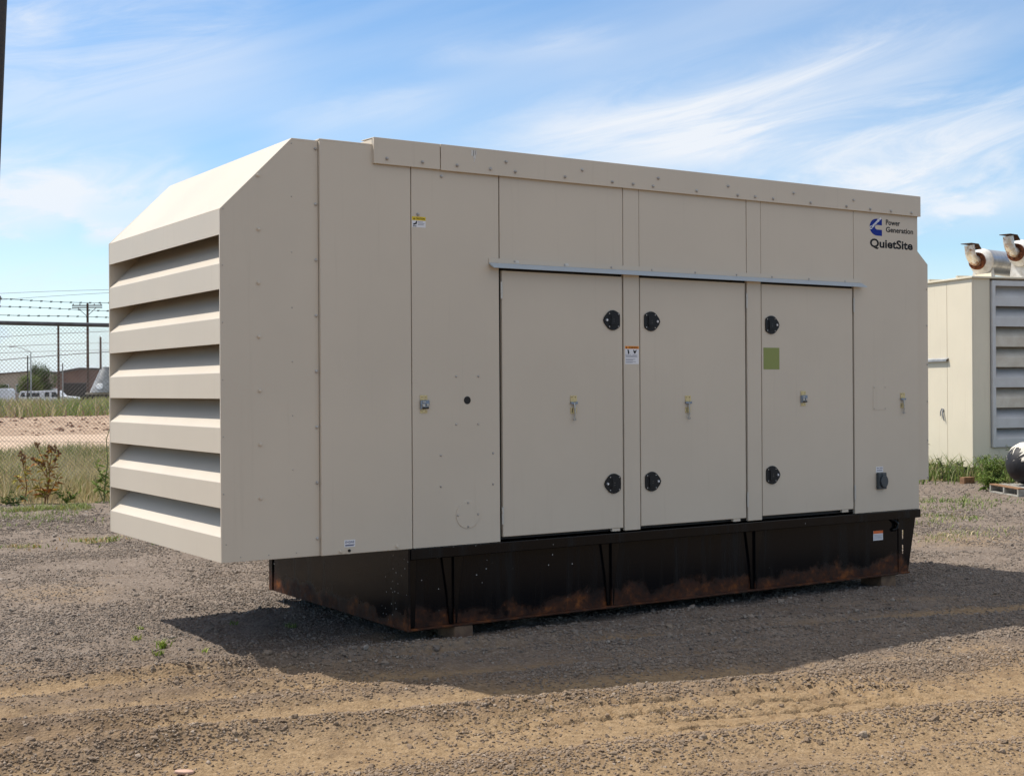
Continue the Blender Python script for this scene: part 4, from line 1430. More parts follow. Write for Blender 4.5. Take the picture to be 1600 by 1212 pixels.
zlo, zhi = 0.03, RZ - 0.05
mv, mf = [], []
hgt = zhi - zlo
wr = 0.0030


def straight(p, q, rad):
    o_ = len(mv)
    p, q = np.array(p), np.array(q)
    d = (q - p) / np.linalg.norm(q - p)
    u = np.cross(d, (0, 1, 0))
    k = np.array((0, 1.0, 0))
    for e_ in (p, q):
        for t in (0, 2.094, 4.189):
            mv.append(e_ + rad * (u * math.cos(t) + k * math.sin(t)))
    for j in range(3):
        mf.append((o_ + j, o_ + (j + 1) % 3, o_ + 3 + (j + 1) % 3, o_ + 3 + j))


xa = posts[0]
while xa < posts[-1]:
    for sgn in (1, -1):
        x0_, x1_ = xa, xa + sgn * hgt
        zA, zB = zlo, zhi
        if x1_ > posts[-1]:
            zB = zlo + (posts[-1] - x0_)
            x1_ = posts[-1]
        if x1_ < posts[0]:
            zB = zlo + (x0_ - posts[0])
            x1_ = posts[0]
        if zB - zA > 0.05:
            straight((x0_, FY - 0.036 - 0.003 * sgn, zA), (x1_, FY - 0.036 - 0.003 * sgn, zB), wr)
    xa += dm
for sgn in (1, -1):      # wires that start on the end posts
    z_ = zlo + dm
    while z_ < zhi - 0.05:
        x0_ = posts[0] if sgn == 1 else posts[-1]
        straight((x0_, FY - 0.036 - 0.003 * sgn, z_), (x0_ + sgn * (zhi - z_), FY - 0.036 - 0.003 * sgn, zhi), wr)
        z_ += dm
ms = add_mesh('wire_mesh', np_mesh('wire_mesh', np.array(mv) - np.array((2.03, FY, 0)), mf, 'fence_wire'), FN)
tag(ms, kind='stuff')
for k, (dy, dz) in enumerate([(-0.09, 0.135), (-0.185, 0.255), (-0.275, 0.375)]):
    pts_ = []
    for i in range(0, 97):
        xx = posts[0] + (posts[-1] - posts[0]) * i / 96
        sag = -0.012 * abs(math.sin(math.pi * (xx - posts[0]) / 3.05)) + 0.010 * math.sin(xx * 2.3 + k * 2)
        pts_.append((xx, FY + dy, RZ + dz + sag))
    mb = MB().tube(pts_, 0.0045, 4)
    st_w = mb.build('barbed_wire', 'dark_steel', FN)
    bb = MB()
    for i in range(int((posts[-1] - posts[0]) / 0.16)):
        xx = posts[0] + 0.05 + 0.16 * i
        sag = -0.012 * abs(math.sin(math.pi * (xx - posts[0]) / 3.05)) + 0.010 * math.sin(xx * 2.3 + k * 2)
        c = (xx, FY + dy, RZ + dz + sag)
        bb.tube([(c[0] - 0.018, c[1], c[2] - 0.012), (c[0] + 0.018, c[1], c[2] + 0.012)], 0.006, 4)
        bb.tube([(c[0] - 0.012, c[1], c[2] + 0.014), (c[0] + 0.012, c[1], c[2] - 0.014)], 0.005, 4)
    bo = bb.build('barbs', 'dark_steel', st_w)
    tag(bo, kind='stuff')

# leaning dark pole at the left edge, well behind the fence
_b = CAM + FW * 46 + RT * ((-27 - 800) / 2093.6 * 46)
_t = CAM + FW * 46 + RT * ((3 - 800) / 2093.6 * 46) + UP * (606 / 2093.6 * 46)
LEAN = [Vector((_b.x, _b.y, 0)) + (_t - Vector((_b.x, _b.y, 0))) * q for q in (0.0, 0.35, 0.7, 1.25)]
lp = MB().tube([tuple(q) for q in LEAN], [0.20, 0.19, 0.18, 0.17], 16)
# ------------------------------------------------------------------ poles and wires far behind


def pole(name, base, top_z, r0, r1, m, label, cat='pole', group=None):
    t = thing(name, label, cat, (base[0], base[1], ground_z(*base)), group=group)
    MB().lathe([(-0.1, r0), (top_z * 0.5, (r0 + r1) / 2), (top_z, r1), (top_z + 0.02, r1 * 0.6)], (0, 0, 0), (0, 0, 1), 10).build('shaft', m, t, smooth=True)
    return t


up_ = pole('utility_pole', (39.12, 144.0), 11.6, 0.17, 0.12, 'pole_wood', 'wooden utility pole with a crossarm behind the chain-link fence')
ca = Vector((RT.x, RT.y, 0)).normalized()
ang = math.atan2(ca.y, ca.x)


def arm_box(t, zc, half, hh, dy):
    o_ = MB().box(-half, half, dy - 0.06, dy + 0.06, zc - hh, zc + hh).build('crossarm', 'pole_wood', t, origin=(0, 0, zc))
    o_.rotation_euler = (0, 0, ang)
    return o_


arm_box(up_, 11.35, 1.68, 0.06, -0.16)
arm_box(up_, 11.12, 1.68, 0.06, -0.16)
for sx in (-1.0, 1.0):
    o_ = MB().tube([(sx, -0.24, 11.05), (0.0, -0.22, 10.15)], 0.035, 6).build('brace', 'pole_wood', up_, origin=(0, 0, 10.5))
    o_.rotation_euler = (0, 0, ang)
for sx in (-1.55, -0.8, 0.8, 1.55):
    o_ = MB().lathe([(11.41, 0.05), (11.47, 0.07), (11.52, 0.06), (11.56, 0.03)], (sx, -0.16, 0), (0, 0, 1), 8).build('insulator', 'gun_grey', up_, origin=(0, 0, 11.4))
    o_.rotation_euler = (0, 0, ang)
pole('wooden_post', (25.9, 104.9), 7.1, 0.10, 0.085, 'pole_wood', 'dark bare wooden pole left of the crossarm pole')
pole('wooden_post', (37.45, 133.2), 7.4, 0.13, 0.10, 'pole_wood', 'short bare wooden pole close to the louvred hood')
pole('metal_post', (27.5, 109.8), 4.15, 0.06, 0.055, 'gun_grey', 'thin grey post in front of the brown warehouse')
pole('metal_post', (26.2, 116.6), 4.95, 0.06, 0.055, 'dark_steel', 'thin dark post beside the street lamp')
sl = pole('street_lamp', (26.45, 116.5), 5.3, 0.08, 0.05, 'galvanised', 'pale street lamp with a long arm above the white pickup', 'lamp')
o_ = MB().tube([(0, 0, 5.25), (-0.7, 0, 5.6), (-1.45, 0, 5.78)], [0.035, 0.03, 0.025], 7).build('arm', 'galvanised', sl, origin=(0, 0, 5.25))
o_.rotation_euler = (0, 0, ang)
o_ = MB().prism([(-1.42, 5.74), (-1.50, 5.82), (-1.85, 5.81), (-1.92, 5.75), (-1.85, 5.71)], 'y', -0.09, 0.09).build('lamp_head', 'gun_grey', sl, origin=(0, 0, 5.25), bevel=0.01)
o_.rotation_euler = (0, 0, ang)


def at(px, py, dep):
    return CAM + FW * dep + RT * ((px - 800) / 2093.6 * dep) - UP * ((py - 606) / 2093.6 * dep)


for i, (ya, yb, dep, rad) in enumerate([(458, 452, 150, 0.022), (468, 457, 150, 0.022), (526, 517, 135, 0.022), (541, 535, 135, 0.022), (551, 546, 135, 0.018), (562, 549, 125, 0.034)]):
    pts_ = []
    for q in np.linspace(-0.9, 3.0, 40):
        yy = ya + (yb - ya) * q + 2.0 * (q - 0.5) ** 2
        pts_.append(at(170 * q, yy, dep))
    wq = MB().tube(pts_, rad, 4).build('power_line', 'wire_black')
    tag(wq, ['topmost thin power line, above the crossarm pole', 'second power line from the top, above the barbed wire', 'power line just below the fence top rail', 'power line crossing the bare wooden poles midway', 'thin power line above the street lamp arm', 'thick lowest power line seen through the fence'][i], 'power line', 'power lines behind the fence')

# the near dark pole is its own thing
po = lp.build('leaning_pole', 'dark_steel', None, smooth=True)
tag(po, 'tall dark pole leaning into the top left corner', 'pole')

# ------------------------------------------------------------------ far buildings
WH = thing('warehouse', 'brown warehouse with a dark loading door behind the fence', 'building', (49.2, 197.6, 0.0), ang)
wl = MB()
wl.prism([(-0.3, 0), (20, 0), (20, 4.6), (3.6, 5.0), (-0.3, 4.35)], 'y', 0.0, 12)
wl.build('wall', 'brown_wall', WH)
MB().prism([(-0.6, 4.352), (3.6, 5.005), (20.3, 4.6), (20.3, 4.9), (3.6, 5.35), (-0.6, 4.6)], 'y', -0.3, 12.3).build('roof', 'roof_dark', WH)
MB().box(1.2, 4.6, -0.06, -0.004, 0.0, 2.95).build('loading_door', 'inside_dark', WH)
MB().box(1.05, 4.75, -0.10, -0.004, 2.96, 3.1).build('lintel', 'roof_dark', WH)
TB = thing('tan_building', 'long low tan building at far left behind the fence', 'building', (44.0, 236.5, 0.0), ang)
MB().prism([(-4, 0), (11.4, 0), (11.4, 5.2), (2.0, 4.55), (-4, 4.35)], 'y', 0, 14).build('wall', 'tan_wall', TB)
MB().prism([(-4.3, 4.352), (2.0, 4.555), (11.6, 5.205), (11.6, 5.4), (2.0, 4.75), (-4.3, 4.55)], 'y', -0.3, 14.3).build('roof', 'roof_dark', TB)
for wx in (0.2, 2.0, 4.6, 6.4, 8.6):
    wn = MB().box(wx, wx + 1.0, -0.05, -0.004, 1.5, 3.1).build('window', 'white_vehicle', TB)
    MB().box(wx + 0.1, wx + 0.9, -0.08, -0.051, 1.6, 3.0).build('pane', 'glass_dark', wn)


# ------------------------------------------------------------------ far vehicles
def wheel(parent, x, y, r_, wd):
    wb = MB().lathe([(0, r_ * 0.86), (0.03, r_), (wd - 0.03, r_), (wd, r_ * 0.86)], (x, y, r_), (0, 1, 0), 18).build('wheel', 'rubber', parent)
    MB().lathe([(-0.012, r_ * 0.55), (0.05, r_ * 0.6)], (x, y, r_), (0, 1, 0), 14).build('rim', 'gun_grey', wb)


TR = thing('pickup_truck', 'white crew-cab pickup with a capped bed parked behind the fence', 'pickup', (at(28, 632, 132).x, at(28, 632, 132).y, 0.0), ang)
side = [(0.0, 0.62), (0.0, 1.12), (0.25, 1.80), (2.18, 1.83), (2.32, 1.80), (2.55, 1.86), (3.75, 1.86), (4.30, 1.30), (5.45, 1.22), (5.62, 1.05), (5.66, 0.55), (5.2, 0.48), (5.02, 0.80), (4.35, 0.80), (4.18, 0.48), (1.75, 0.48), (1.58, 0.82), (0.86, 0.82), (0.70, 0.5)]
MB().prism(side, 'y', 0.0, 1.85).build('body', 'white_vehicle', TR, bevel=0.04, seg=2)
for pts_ in ([(0.22, 1.24), (0.38, 1.64), (0.66, 1.66), (0.70, 1.24)], [(0.84, 1.24), (0.86, 1.62), (2.12, 1.62), (2.16, 1.24)], [(2.62, 1.22), (2.66, 1.68), (3.10, 1.70), (3.10, 1.22)], [(3.32, 1.20), (3.32, 1.70), (3.66, 1.70), (4.04, 1.28), (4.00, 1.20)]):
    for yy in (-0.012, 1.85):
        MB().prism(pts_, 'y', yy, yy + 0.011).build('window', 'glass_dark', TR)
for xx in (1.22, 4.68):
    wheel(TR, xx, 0.02, 0.38, 0.25)
    wheel(TR, xx, 1.58, 0.38, 0.25)
MB().box(5.66, 5.78, 0.05, 1.80, 0.48, 0.72).build('bumper', 'gun_grey', TR, bevel=0.02)
MB().box(-0.12, -0.005, 0.05, 1.80, 0.50, 0.70).build('bumper', 'gun_grey', TR, bevel=0.02)
for yy in (0.05, 1.62):
    MB().box(-0.02, 0.03, yy, yy + 0.16, 0.85, 1.1).build('tail_light', 'tail_red', TR)
MB().box(4.16, 4.30, -0.16, -0.005, 1.16, 1.32).build('mirror', 'white_vehicle', TR, bevel=0.02)

VN = thing('van', 'white van at the left edge behind the fence', 'van', (at(-56, 632, 134).x, at(-56, 632, 134).y, 0.0), ang)
MB().prism([(0.0, 0.5), (0.0, 1.3), (0.7, 1.42), (1.35, 2.05), (4.3, 2.10), (4.45, 1.9), (4.5, 0.5), (3.95, 0.45), (3.8, 0.78), (3.2, 0.78), (3.05, 0.45), (1.5, 0.45), (1.35, 0.78), (0.75, 0.78), (0.6, 0.45)], 'y', 0, 1.8).build('body', 'white_vehicle', VN, bevel=0.05, seg=2)
for pts_ in ([(0.95, 1.42), (1.42, 1.9), (1.95, 1.9), (1.95, 1.42)], [(2.1, 1.42), (2.1, 1.9), (3.0, 1.9), (3.0, 1.42)]):
    MB().prism(pts_, 'y', -0.012, -0.001).build('window', 'glass_dark', VN)
for xx in (1.05, 3.5):
    wheel(VN, xx, 0.02, 0.36, 0.24)
    wheel(VN, xx, 1.54, 0.36, 0.24)

TRL = thing('camper_trailer', 'small white camper trailer roof showing behind the pickup', 'trailer', (at(71, 632, 200).x, at(71, 632, 200).y, 0.0), ang)
MB().prism([(0, 0.6), (0, 1.95), (0.35, 2.35), (1.6, 2.25), (2.1, 1.8), (2.2, 0.6)], 'y', 0, 2.0).build('body', 'white_vehicle', TRL, bevel=0.06, seg=2)
MB().box(0.6, 1.2, -0.02, -0.002, 1.3, 1.8).build('window', 'glass_dark', TRL)
wheel(TRL, 1.1, 0.05, 0.33, 0.2)
wheel(TRL, 1.1, 1.75, 0.33, 0.2)

FB_ = thing('flatbed_trailer', 'rusty flatbed trailer beside the pickup behind the fence', 'trailer', (at(133, 632, 130).x, at(133, 632, 130).y, 0.0), ang)
MB().box(0, 6.5, 0, 2.4, 1.42, 1.62).build('deck', 'weathered_wood', FB_, bevel=0.02)
MB().box(0, 6.5, 0.5, 0.65, 1.12, 1.418).build('beam', 'dark_steel', FB_)
MB().box(0, 6.5, 1.75, 1.9, 1.12, 1.418).build('beam', 'dark_steel', FB_)
for xx in (0.5, 2.9):
    MB().box(xx, xx + 0.14, 0.5, 0.66, 0.0, 1.118).build('leg', 'dark_steel', FB_)
wheel(FB_, 4.6, 0.05, 0.5, 0.3)
wheel(FB_, 4.6, 2.05, 0.5, 0.3)
HP = thing('hopper', 'grey cone-shaped hopper standing on the flatbed trailer', 'hopper', (at(166, 612, 131.2).x, at(166, 612, 131.2).y, 1.62), ang)
MB().lathe([(0, 1.52), (0.06, 1.52), (2.3, 0.42), (2.5, 0.36)], (0, 0, 0), (0, 0, 1), 20).build('cone', 'hopper_grey', HP, smooth=True)
MB().lathe([(0, 0.33), (0.10, 0.33), (0.12, 0.27)], (-0.25, -1.20, 0.55), (0, -0.9, 0.43), 14).build('hatch', 'white_vehicle', HP)
MB().tube([(-1.52, -0.12, 0.05), (-0.5, -0.12, 2.25)], 0.055, 6).build('edge_pipe', 'white_vehicle', HP)
MB().box(-1.9, 0.2, -1.62, -1.56, 0.0, 0.62).build('guard', 'gun_grey', HP) if False else None
#==PART4==
# ------------------------------------------------------------------ vegetation
def blades(x, y, z, h, wd, col, lean, rg, ang0=None):
    """bent grass blades, five vertices each"""
    n = len(x)
    a = rg.random(n) * 2 * math.pi if ang0 is None else ang0
    la = rg.random(n) * 2 * math.pi
    dx, dy = np.cos(a) * wd / 2, np.sin(a) * wd / 2
    lx, ly = np.cos(la) * lean * h, np.sin(la) * lean * h
    P = np.stack([x, y, z], 1)
    S = np.stack([dx, dy, np.zeros(n)], 1)
    Mi = P + np.stack([lx * 0.3, ly * 0.3, h * 0.55], 1)
    Tp = P + np.stack([lx, ly, h * (1 - 0.25 * np.clip(lean, 0, 1))], 1)
    V = np.stack([P - S, P + S, Mi + S * 0.8, Mi - S * 0.8, Tp], 1).reshape(-1, 3)
    o_ = np.arange(n)[:, None] * 5
    T_ = np.concatenate([o_ + np.array([[0, 1, 2]]), o_ + np.array([[0, 2, 3]]), o_ + np.array([[3, 2, 4]])], 0)
    C = np.repeat(col, 5, 0)
    return V, T_, C


def pick(cols, n, rg, jit=0.25):
    cols = np.array(cols)
    c = cols[rg.integers(0, len(cols), n)]
    return c * (1 + jit * (rg.random((n, 1)) * 2 - 1))


GREEN = [(0.12, 0.185, 0.04), (0.16, 0.235, 0.055), (0.20, 0.255, 0.07)]
DRY = [(0.48, 0.39, 0.21), (0.55, 0.46, 0.27), (0.42, 0.34, 0.16), (0.38, 0.36, 0.17)]
OLIVE = [(0.25, 0.27, 0.11), (0.31, 0.31, 0.15), (0.20, 0.24, 0.085)]


def stuff_grass(name, label, parts):
    V, F, C, o_ = [], [], [], 0
    for v_, f_, c_ in parts:
        V.append(v_)
        F.append(f_ + o_)
        C.append(c_)
        o_ += len(v_)
    ob = add_mesh(name, np_mesh(name, np.concatenate(V), np.concatenate(F), 'leafy', np.concatenate(C)))
    return tag(ob, label, kind='stuff')


rg = np.random.default_rng(21)
# strip behind the yard on the left: dry tussocks in front, greener towards the road
n = 62000
x = rg.uniform(-2.5, 9.5, n)
y = grass_edge(x) + rg.random(n) ** 1.15 * (28.6 - grass_edge(x))
dens = 0.6 + 1.4 * fbm(x, y, 0.8, 201, 3)
k = rg.random(n) < np.clip(dens, 0.15, 1)
x, y = x[k], y[k]
n = len(x)
gmix = np.clip((y - 14.5) / 8 + 1.6 * fbm(x, y, 0.45, 205, 2), 0, 1)
col = np.where((rg.random(n) < gmix * 0.45 + 0.05)[:, None], pick(OLIVE + GREEN[:1], n, rg), pick(DRY, n, rg))
h = (0.18 + 0.30 * rg.random(n)) * np.clip(0.8 + 0.8 * fbm(x, y, 0.7, 207, 2), 0.4, 1.4) * np.clip((y - grass_edge(x)) / 1.2 + 0.35, 0.35, 1)
stuff_grass('dry_grass', 'dry tan and olive grass strip along the chain-link fence', [blades(x, y, gh(x, y) - 0.01, h, 0.012 + 0.008 * rg.random(n), col, 0.2 + 0.5 * rg.random(n), rg)])

# far weeds beyond the bank
n = 42000
x = rg.uniform(8, 52, n)
y = rg.uniform(80, 122, n)
k = rg.random(n) < np.clip(0.55 + 1.2 * fbm(x, y, 0.15, 211, 3), 0.1, 1)
x, y = x[k], y[k]
n = len(x)
lf = np.clip(1.2 - (x - 0.25 * y + 4) / 4, 0, 1)
c1 = pick([(0.19, 0.26, 0.065), (0.24, 0.30, 0.08), (0.30, 0.33, 0.10), (0.36, 0.34, 0.11), (0.14, 0.20, 0.05)], n, rg)
c2 = pick(DRY + [(0.30, 0.20, 0.13)], n, rg)
col = np.where((rg.random(n) < 0.25 + 0.5 * lf)[:, None], c2, c1)
h = (0.5 + 1.1 * rg.random(n) ** 1.3)
stuff_grass('tall_weeds', 'tall green and straw weeds in front of the parked vehicles', [blades(x, y, gh(x, y) - 0.05, h, 0.07 + 0.05 * rg.random(n), col, 0.2 + 0.4 * rg.random(n), rg)])

# weeds round the second generator and sparse tufts at the right edge of the yard
n = 17000
x = rg.uniform(12.2, 20, n)
y = 5.2 + rg.random(n) ** 1.2 * 7.0
ln = 8.25 - 1.0 * (x - 15.9) * 0.62
k = (y > ln - 1.15) & (y < ln + 4.0) & (rg.random(n) < np.clip(0.35 + (y - ln + 0.4) * 0.8 + 1.3 * fbm(x, y, 1.0, 221, 3), 0.02, 1))
cx, sx = math.cos(math.radians(15)), math.sin(math.radians(15))
lx_, ly_ = (x - 17.12) * cx - (y - 8.04) * sx, (x - 17.12) * sx + (y - 8.04) * cx
k &= ~((lx_ > 0.02) & (ly_ > 0.04))
x, y = x[k], y[k]
n = len(x)
col = np.where((rg.random(n) < 0.68)[:, None], pick(GREEN, n, rg), pick(OLIVE + DRY[:2], n, rg))
h = 0.10 + 0.44 * rg.random(n) * np.clip(0.7 + (x - 15) * 0.22, 0.3, 1.5)
stuff_grass('weed_grass', 'green weedy grass at the foot of the cream generator house', [blades(x, y, gh(x, y) - 0.01, h, 0.014 + 0.014 * rg.random(n), col, 0.3 + 0.6 * rg.random(n), rg)])

# thin low growth on the far gravel
parts = []
for (cx_, cy_, sx_, sy_, n, cols, hh) in [(1.0, 7.35, 0.9, 0.25, 900, DRY[:2] + [(0.38, 0.22, 0.07)] + GREEN[1:], 0.05), (0.4, 10.6, 2.0, 1.0, 1800, GREEN[1:] + OLIVE, 0.07), (1.55, 7.0, 0.25, 0.2, 260, [(0.16, 0.21, 0.04)], 0.08), (2.3, 11.9, 1.6, 0.45, 2200, GREEN[1:] + OLIVE + [(0.30, 0.27, 0.06)], 0.07),
                                         (9.0, 2.3, 1.2, 0.4, 500, DRY[:2] + OLIVE, 0.05), (10.8, 3.6, 1.6, 0.6, 700, GREEN[1:] + DRY[:1] + OLIVE, 0.06), (12.5, 5.0, 1.0, 0.8, 700, GREEN + OLIVE, 0.07)]:
    x = cx_ + sx_ * rg.normal(size=n) * 0.6
    y = cy_ + sy_ * rg.normal(size=n) * 0.6
    k = fbm(x, y, 2.2, 231, 3) > -0.02
    x, y = x[k], y[k]
    n = len(x)
    parts.append(blades(x, y, gh(x, y) - 0.004, hh * (0.5 + rg.random(n)), 0.008 + 0.008 * rg.random(n), pick(cols, n, rg), 0.5 + 0.7 * rg.random(n), rg))
stuff_grass('sparse_grass', 'sparse low grass on the gravel at the edge of the yard', parts)


def tuft(x, y, n, h, label, cols):
    a = rg.normal(size=n) * 0.018
    b_ = rg.normal(size=n) * 0.018
    v_, f_, c_ = blades(a, b_, np.zeros(n) - 0.004, h * (0.5 + 0.6 * rg.random(n)), 0.006 + 0.005 * rg.random(n), pick(cols, n, rg), 0.5 + 0.6 * rg.random(n), rg)
    o_ = add_mesh('grass_tuft', np_mesh('grass_tuft', v_, f_, 'leafy', c_), None, (x, y, ground_z(x, y)))
    return tag(o_, label, 'grass tuft', 'grass tufts in the gravel')


YG = [(0.26, 0.34, 0.05), (0.20, 0.29, 0.04), (0.33, 0.36, 0.08)]
tuft(-0.06, 0.92, 46, 0.075, 'bright yellow-green tuft in the gravel left of the shadow corner, largest of its row', YG)
tuft(-0.17, 0.68, 16, 0.05, 'tiny green tuft just below the bright yellow-green one', GREEN + YG)
tuft(-0.13, 1.26, 22, 0.06, 'small pale green tuft behind the bright yellow-green one', YG)
tuft(0.12, 0.66, 12, 0.035, 'flat yellowish tuft nearest the corner of the shadow', YG)
tuft(0.02, 1.62, 12, 0.04, 'sparse green tuft furthest back beside the shadow tip', GREEN + YG)
tuft(-0.30, 5.8, 18, 0.07, 'lone green tuft on the open gravel at far left', YG)
tuft(0.90, 1.10, 26, 0.06, 'small weed tuft inside the shadow of the hood', GREEN + OLIVE)
tuft(0.62, 1.42, 14, 0.05, 'tiny dark weed tuft at the shadow edge under the hood', GREEN)
tuft(1.75, 6.6, 30, 0.10, 'green tuft under the lower left corner of the louvred hood', GREEN + YG)


def leaf_quads(P, dirs, L, W, col, rg_, droop=0.25):
    """pointed leaves: two triangles folded about a midrib; P base, dirs unit direction"""
    n = len(P)
    up = np.array([0, 0, 1.0])
    sd = np.cross(dirs, up)
    sd /= np.linalg.norm(sd, axis=1, keepdims=True) + 1e-6
    mid = P + dirs * (L * 0.5)[:, None] + np.array([0, 0, 1.0]) * (L * 0.05)[:, None]
    tip = P + dirs * L[:, None] - up * (L * droop)[:, None]
    a = mid + sd * (W / 2)[:, None]
    b_ = mid - sd * (W / 2)[:, None]
    V = np.stack([P, a, tip, b_], 1).reshape(-1, 3)
    o_ = np.arange(n)[:, None] * 4
    F = np.concatenate([o_ + np.array([[0, 1, 2]]), o_ + np.array([[0, 2, 3]])], 0)
    return V, F, np.repeat(col, 4, 0)


def weed(name, label, loc, stems, leafcols, stemmat, heads=None, nleaf=26, leafL=(0.05, 0.13), group=None):
    """upright weed: stems (list of point paths), leaves along them, optional seed heads"""
    t = thing(name, label, 'weed', (loc[0], loc[1], ground_z(*loc)), group=group)
    for p_, r_ in stems:
        MB().tube(p_, list(np.linspace(r_, r_ * 0.45, len(p_))), 5).build('stem', stemmat, t)
    Ps, Ds = [], []
    for p_, r_ in stems:
        p_ = np.array(p_)
        seg = np.sort(rg.random(nleaf)) * 0.93 + 0.04
        for s_ in seg:
            q = s_ * (len(p_) - 1)
            i = min(int(q), len(p_) - 2)
            Ps.append(p_[i] + (p_[i + 1] - p_[i]) * (q - i))
            a = rg.random() * 6.28
            e = -0.3 + 1.4 * rg.random()
            Ds.append((math.cos(a) * math.cos(e), math.sin(a) * math.cos(e), math.sin(e)))
    Ps, Ds = np.array(Ps), np.array(Ds)
    n = len(Ps)
    Ls = rg.uniform(*leafL, n) * np.clip(1.25 - Ps[:, 2] / (Ps[:, 2].max() + 0.05) * 0.8, 0.35, 1.2)
    V, F, C = leaf_quads(Ps, Ds, Ls, Ls * rg.uniform(0.25, 0.45, n), pick(leafcols, n, rg), rg)
    lo = add_mesh('leaves', np_mesh('leaves', V, F, 'leafy', C), t)
    tag(lo, kind='stuff')
    if heads:
        hm_ = MB()
        for hp_ in heads:
            hm_.lathe([(-0.016, 0.006), (-0.006, 0.016), (0.006, 0.015), (0.018, 0.009)], hp_, (rg.normal() * 0.4, rg.normal() * 0.4, 1), 6)
        ho = hm_.build('seed_heads', 'thistle_brown', t)
        tag(ho, kind='stuff')
    return t


varied('thistle_brown', (0.12, 0.06, 0.03), (0.20, 0.11, 0.05), 30, 0.9)
varied('dry_stem', (0.28, 0.16, 0.07), (0.20, 0.10, 0.045), 20, 0.85)
varied('green_stem', (0.10, 0.13, 0.04), (0.13, 0.15, 0.06), 20, 0.8)
ORANGE = [(0.40, 0.16, 0.04), (0.31, 0.12, 0.035), (0.50, 0.27, 0.05), (0.24, 0.20, 0.04), (0.38, 0.21, 0.08)]
R2 = np.array([RT.x, RT.y, 0])


def loc2(dx, dz, dd=0.0):
    p_ = R2 * dx + np.array([FW.x, FW.y, 0]) * dd
    return (p_[0], p_[1], dz)


# big russet thistle
m_ = 0.0082    # metres per photo pixel at this spot
st_list = [([loc2(0, 0), loc2(0.05, 0.25), loc2(0.03, 0.50), loc2(-0.02, 0.66), loc2(-0.13, 0.90)], 0.013), ([loc2(0.04, 0), loc2(0.06, 0.3), loc2(0.08, 0.55), loc2(0.12, 0.84)], 0.012), ([loc2(0.07, 0.45), loc2(0.16, 0.60), loc2(0.20, 0.76)], 0.008),
           ([loc2(0.02, 0.42), loc2(-0.08, 0.58), loc2(-0.16, 0.66)], 0.008), ([loc2(0.06, 0.5), loc2(0.04, 0.68), loc2(0.07, 0.82)], 0.007), ([loc2(0.05, 0.1), loc2(0.14, 0.26), loc2(0.20, 0.40)], 0.008), ([loc2(0.0, 0.08), loc2(-0.06, 0.2), loc2(-0.09, 0.38)], 0.008)]
hd_ = []
for (dx, dz) in [(-0.13, 0.90), (-0.12, 0.87), (-0.08, 0.90), (0.12, 0.84), (0.09, 0.86), (0.15, 0.85), (0.16, 0.80), (0.20, 0.76), (0.21, 0.72), (0.19, 0.79), (0.06, 0.80), (0.07, 0.84), (-0.16, 0.66), (-0.14, 0.64), (-0.19, 0.68), (0.04, 0.73), (0.17, 0.66), (-0.06, 0.62), (-0.02, 0.58)]:
    for q in range(3):
        hd_.append(tuple(np.array(loc2(dx, dz)) + rg.normal(size=3) * 0.013))
weed('dry_thistle', 'large russet thistle with brown seed heads in front of the fence', (2.19, 13.08), st_list, ORANGE + [(0.30, 0.28, 0.06), (0.42, 0.33, 0.08)], 'dry_stem', hd_, 24, (0.05, 0.20))
hd_ = [tuple(np.array(loc2(dx, dz)) + rg.normal(size=3) * 0.012) for (dx, dz) in [(-0.04, 0.76), (-0.06, 0.72), (-0.02, 0.73), (0.02, 0.68), (-0.03, 0.64), (0.0, 0.62), (0.03, 0.7)] for q in range(3)]
weed('dry_thistle', 'smaller yellowing thistle left of the large russet one', (1.93, 13.28), [([loc2(0.02, 0), loc2(0.05, 0.25), loc2(0.01, 0.5), loc2(-0.04, 0.76)], 0.011), ([loc2(0.03, 0.4), loc2(0.04, 0.55), loc2(0.03, 0.69)], 0.007), ([loc2(0.04, 0.22), loc2(-0.05, 0.32), loc2(-0.12, 0.42)], 0.007)], ORANGE + [(0.40, 0.30, 0.04), (0.30, 0.27, 0.05)], 'dry_stem', hd_, 20, (0.05, 0.17))
weed('leafy_weed', 'tall green weed with broad leaves beside the louvred hood', (2.98, 12.75), [([loc2(0, 0), loc2(0.02, 0.3), loc2(0.06, 0.6), loc2(0.04, 0.95), loc2(0.12, 1.2)], 0.012), ([loc2(0.02, 0.3), loc2(-0.08, 0.5), loc2(-0.12, 0.65)], 0.008), ([loc2(0.0, 0.0), loc2(-0.1, 0.25), loc2(-0.14, 0.42)], 0.008)], GREEN, 'green_stem', None, 16, (0.08, 0.2))
weed('leafy_weed', 'low bright green weed right of the large russet thistle', (2.45, 12.85), [([loc2(0, 0), loc2(0.1, 0.1), loc2(0.2, 0.16)], 0.006), ([loc2(0, 0), loc2(-0.1, 0.12), loc2(-0.15, 0.2)], 0.006), ([loc2(0, 0), loc2(0.02, 0.14), loc2(0.05, 0.24)], 0.006)], [(0.13, 0.22, 0.03), (0.17, 0.27, 0.04), (0.08, 0.13, 0.03)], 'green_stem', None, 16, (0.07, 0.14))
weed('leafy_weed', 'dark green weed patch at the left edge below the fence', (1.66, 13.0), [([loc2(0, 0), loc2(0.16, 0.1), loc2(0.3, 0.12)], 0.006), ([loc2(0, 0), loc2(-0.15, 0.12), loc2(-0.3, 0.14)], 0.006), ([loc2(0, 0), loc2(0.02, 0.14), loc2(0.05, 0.22)], 0.006)], [(0.04, 0.075, 0.02), (0.06, 0.10, 0.03), (0.09, 0.12, 0.03)], 'green_stem', None, 18, (0.07, 0.15))

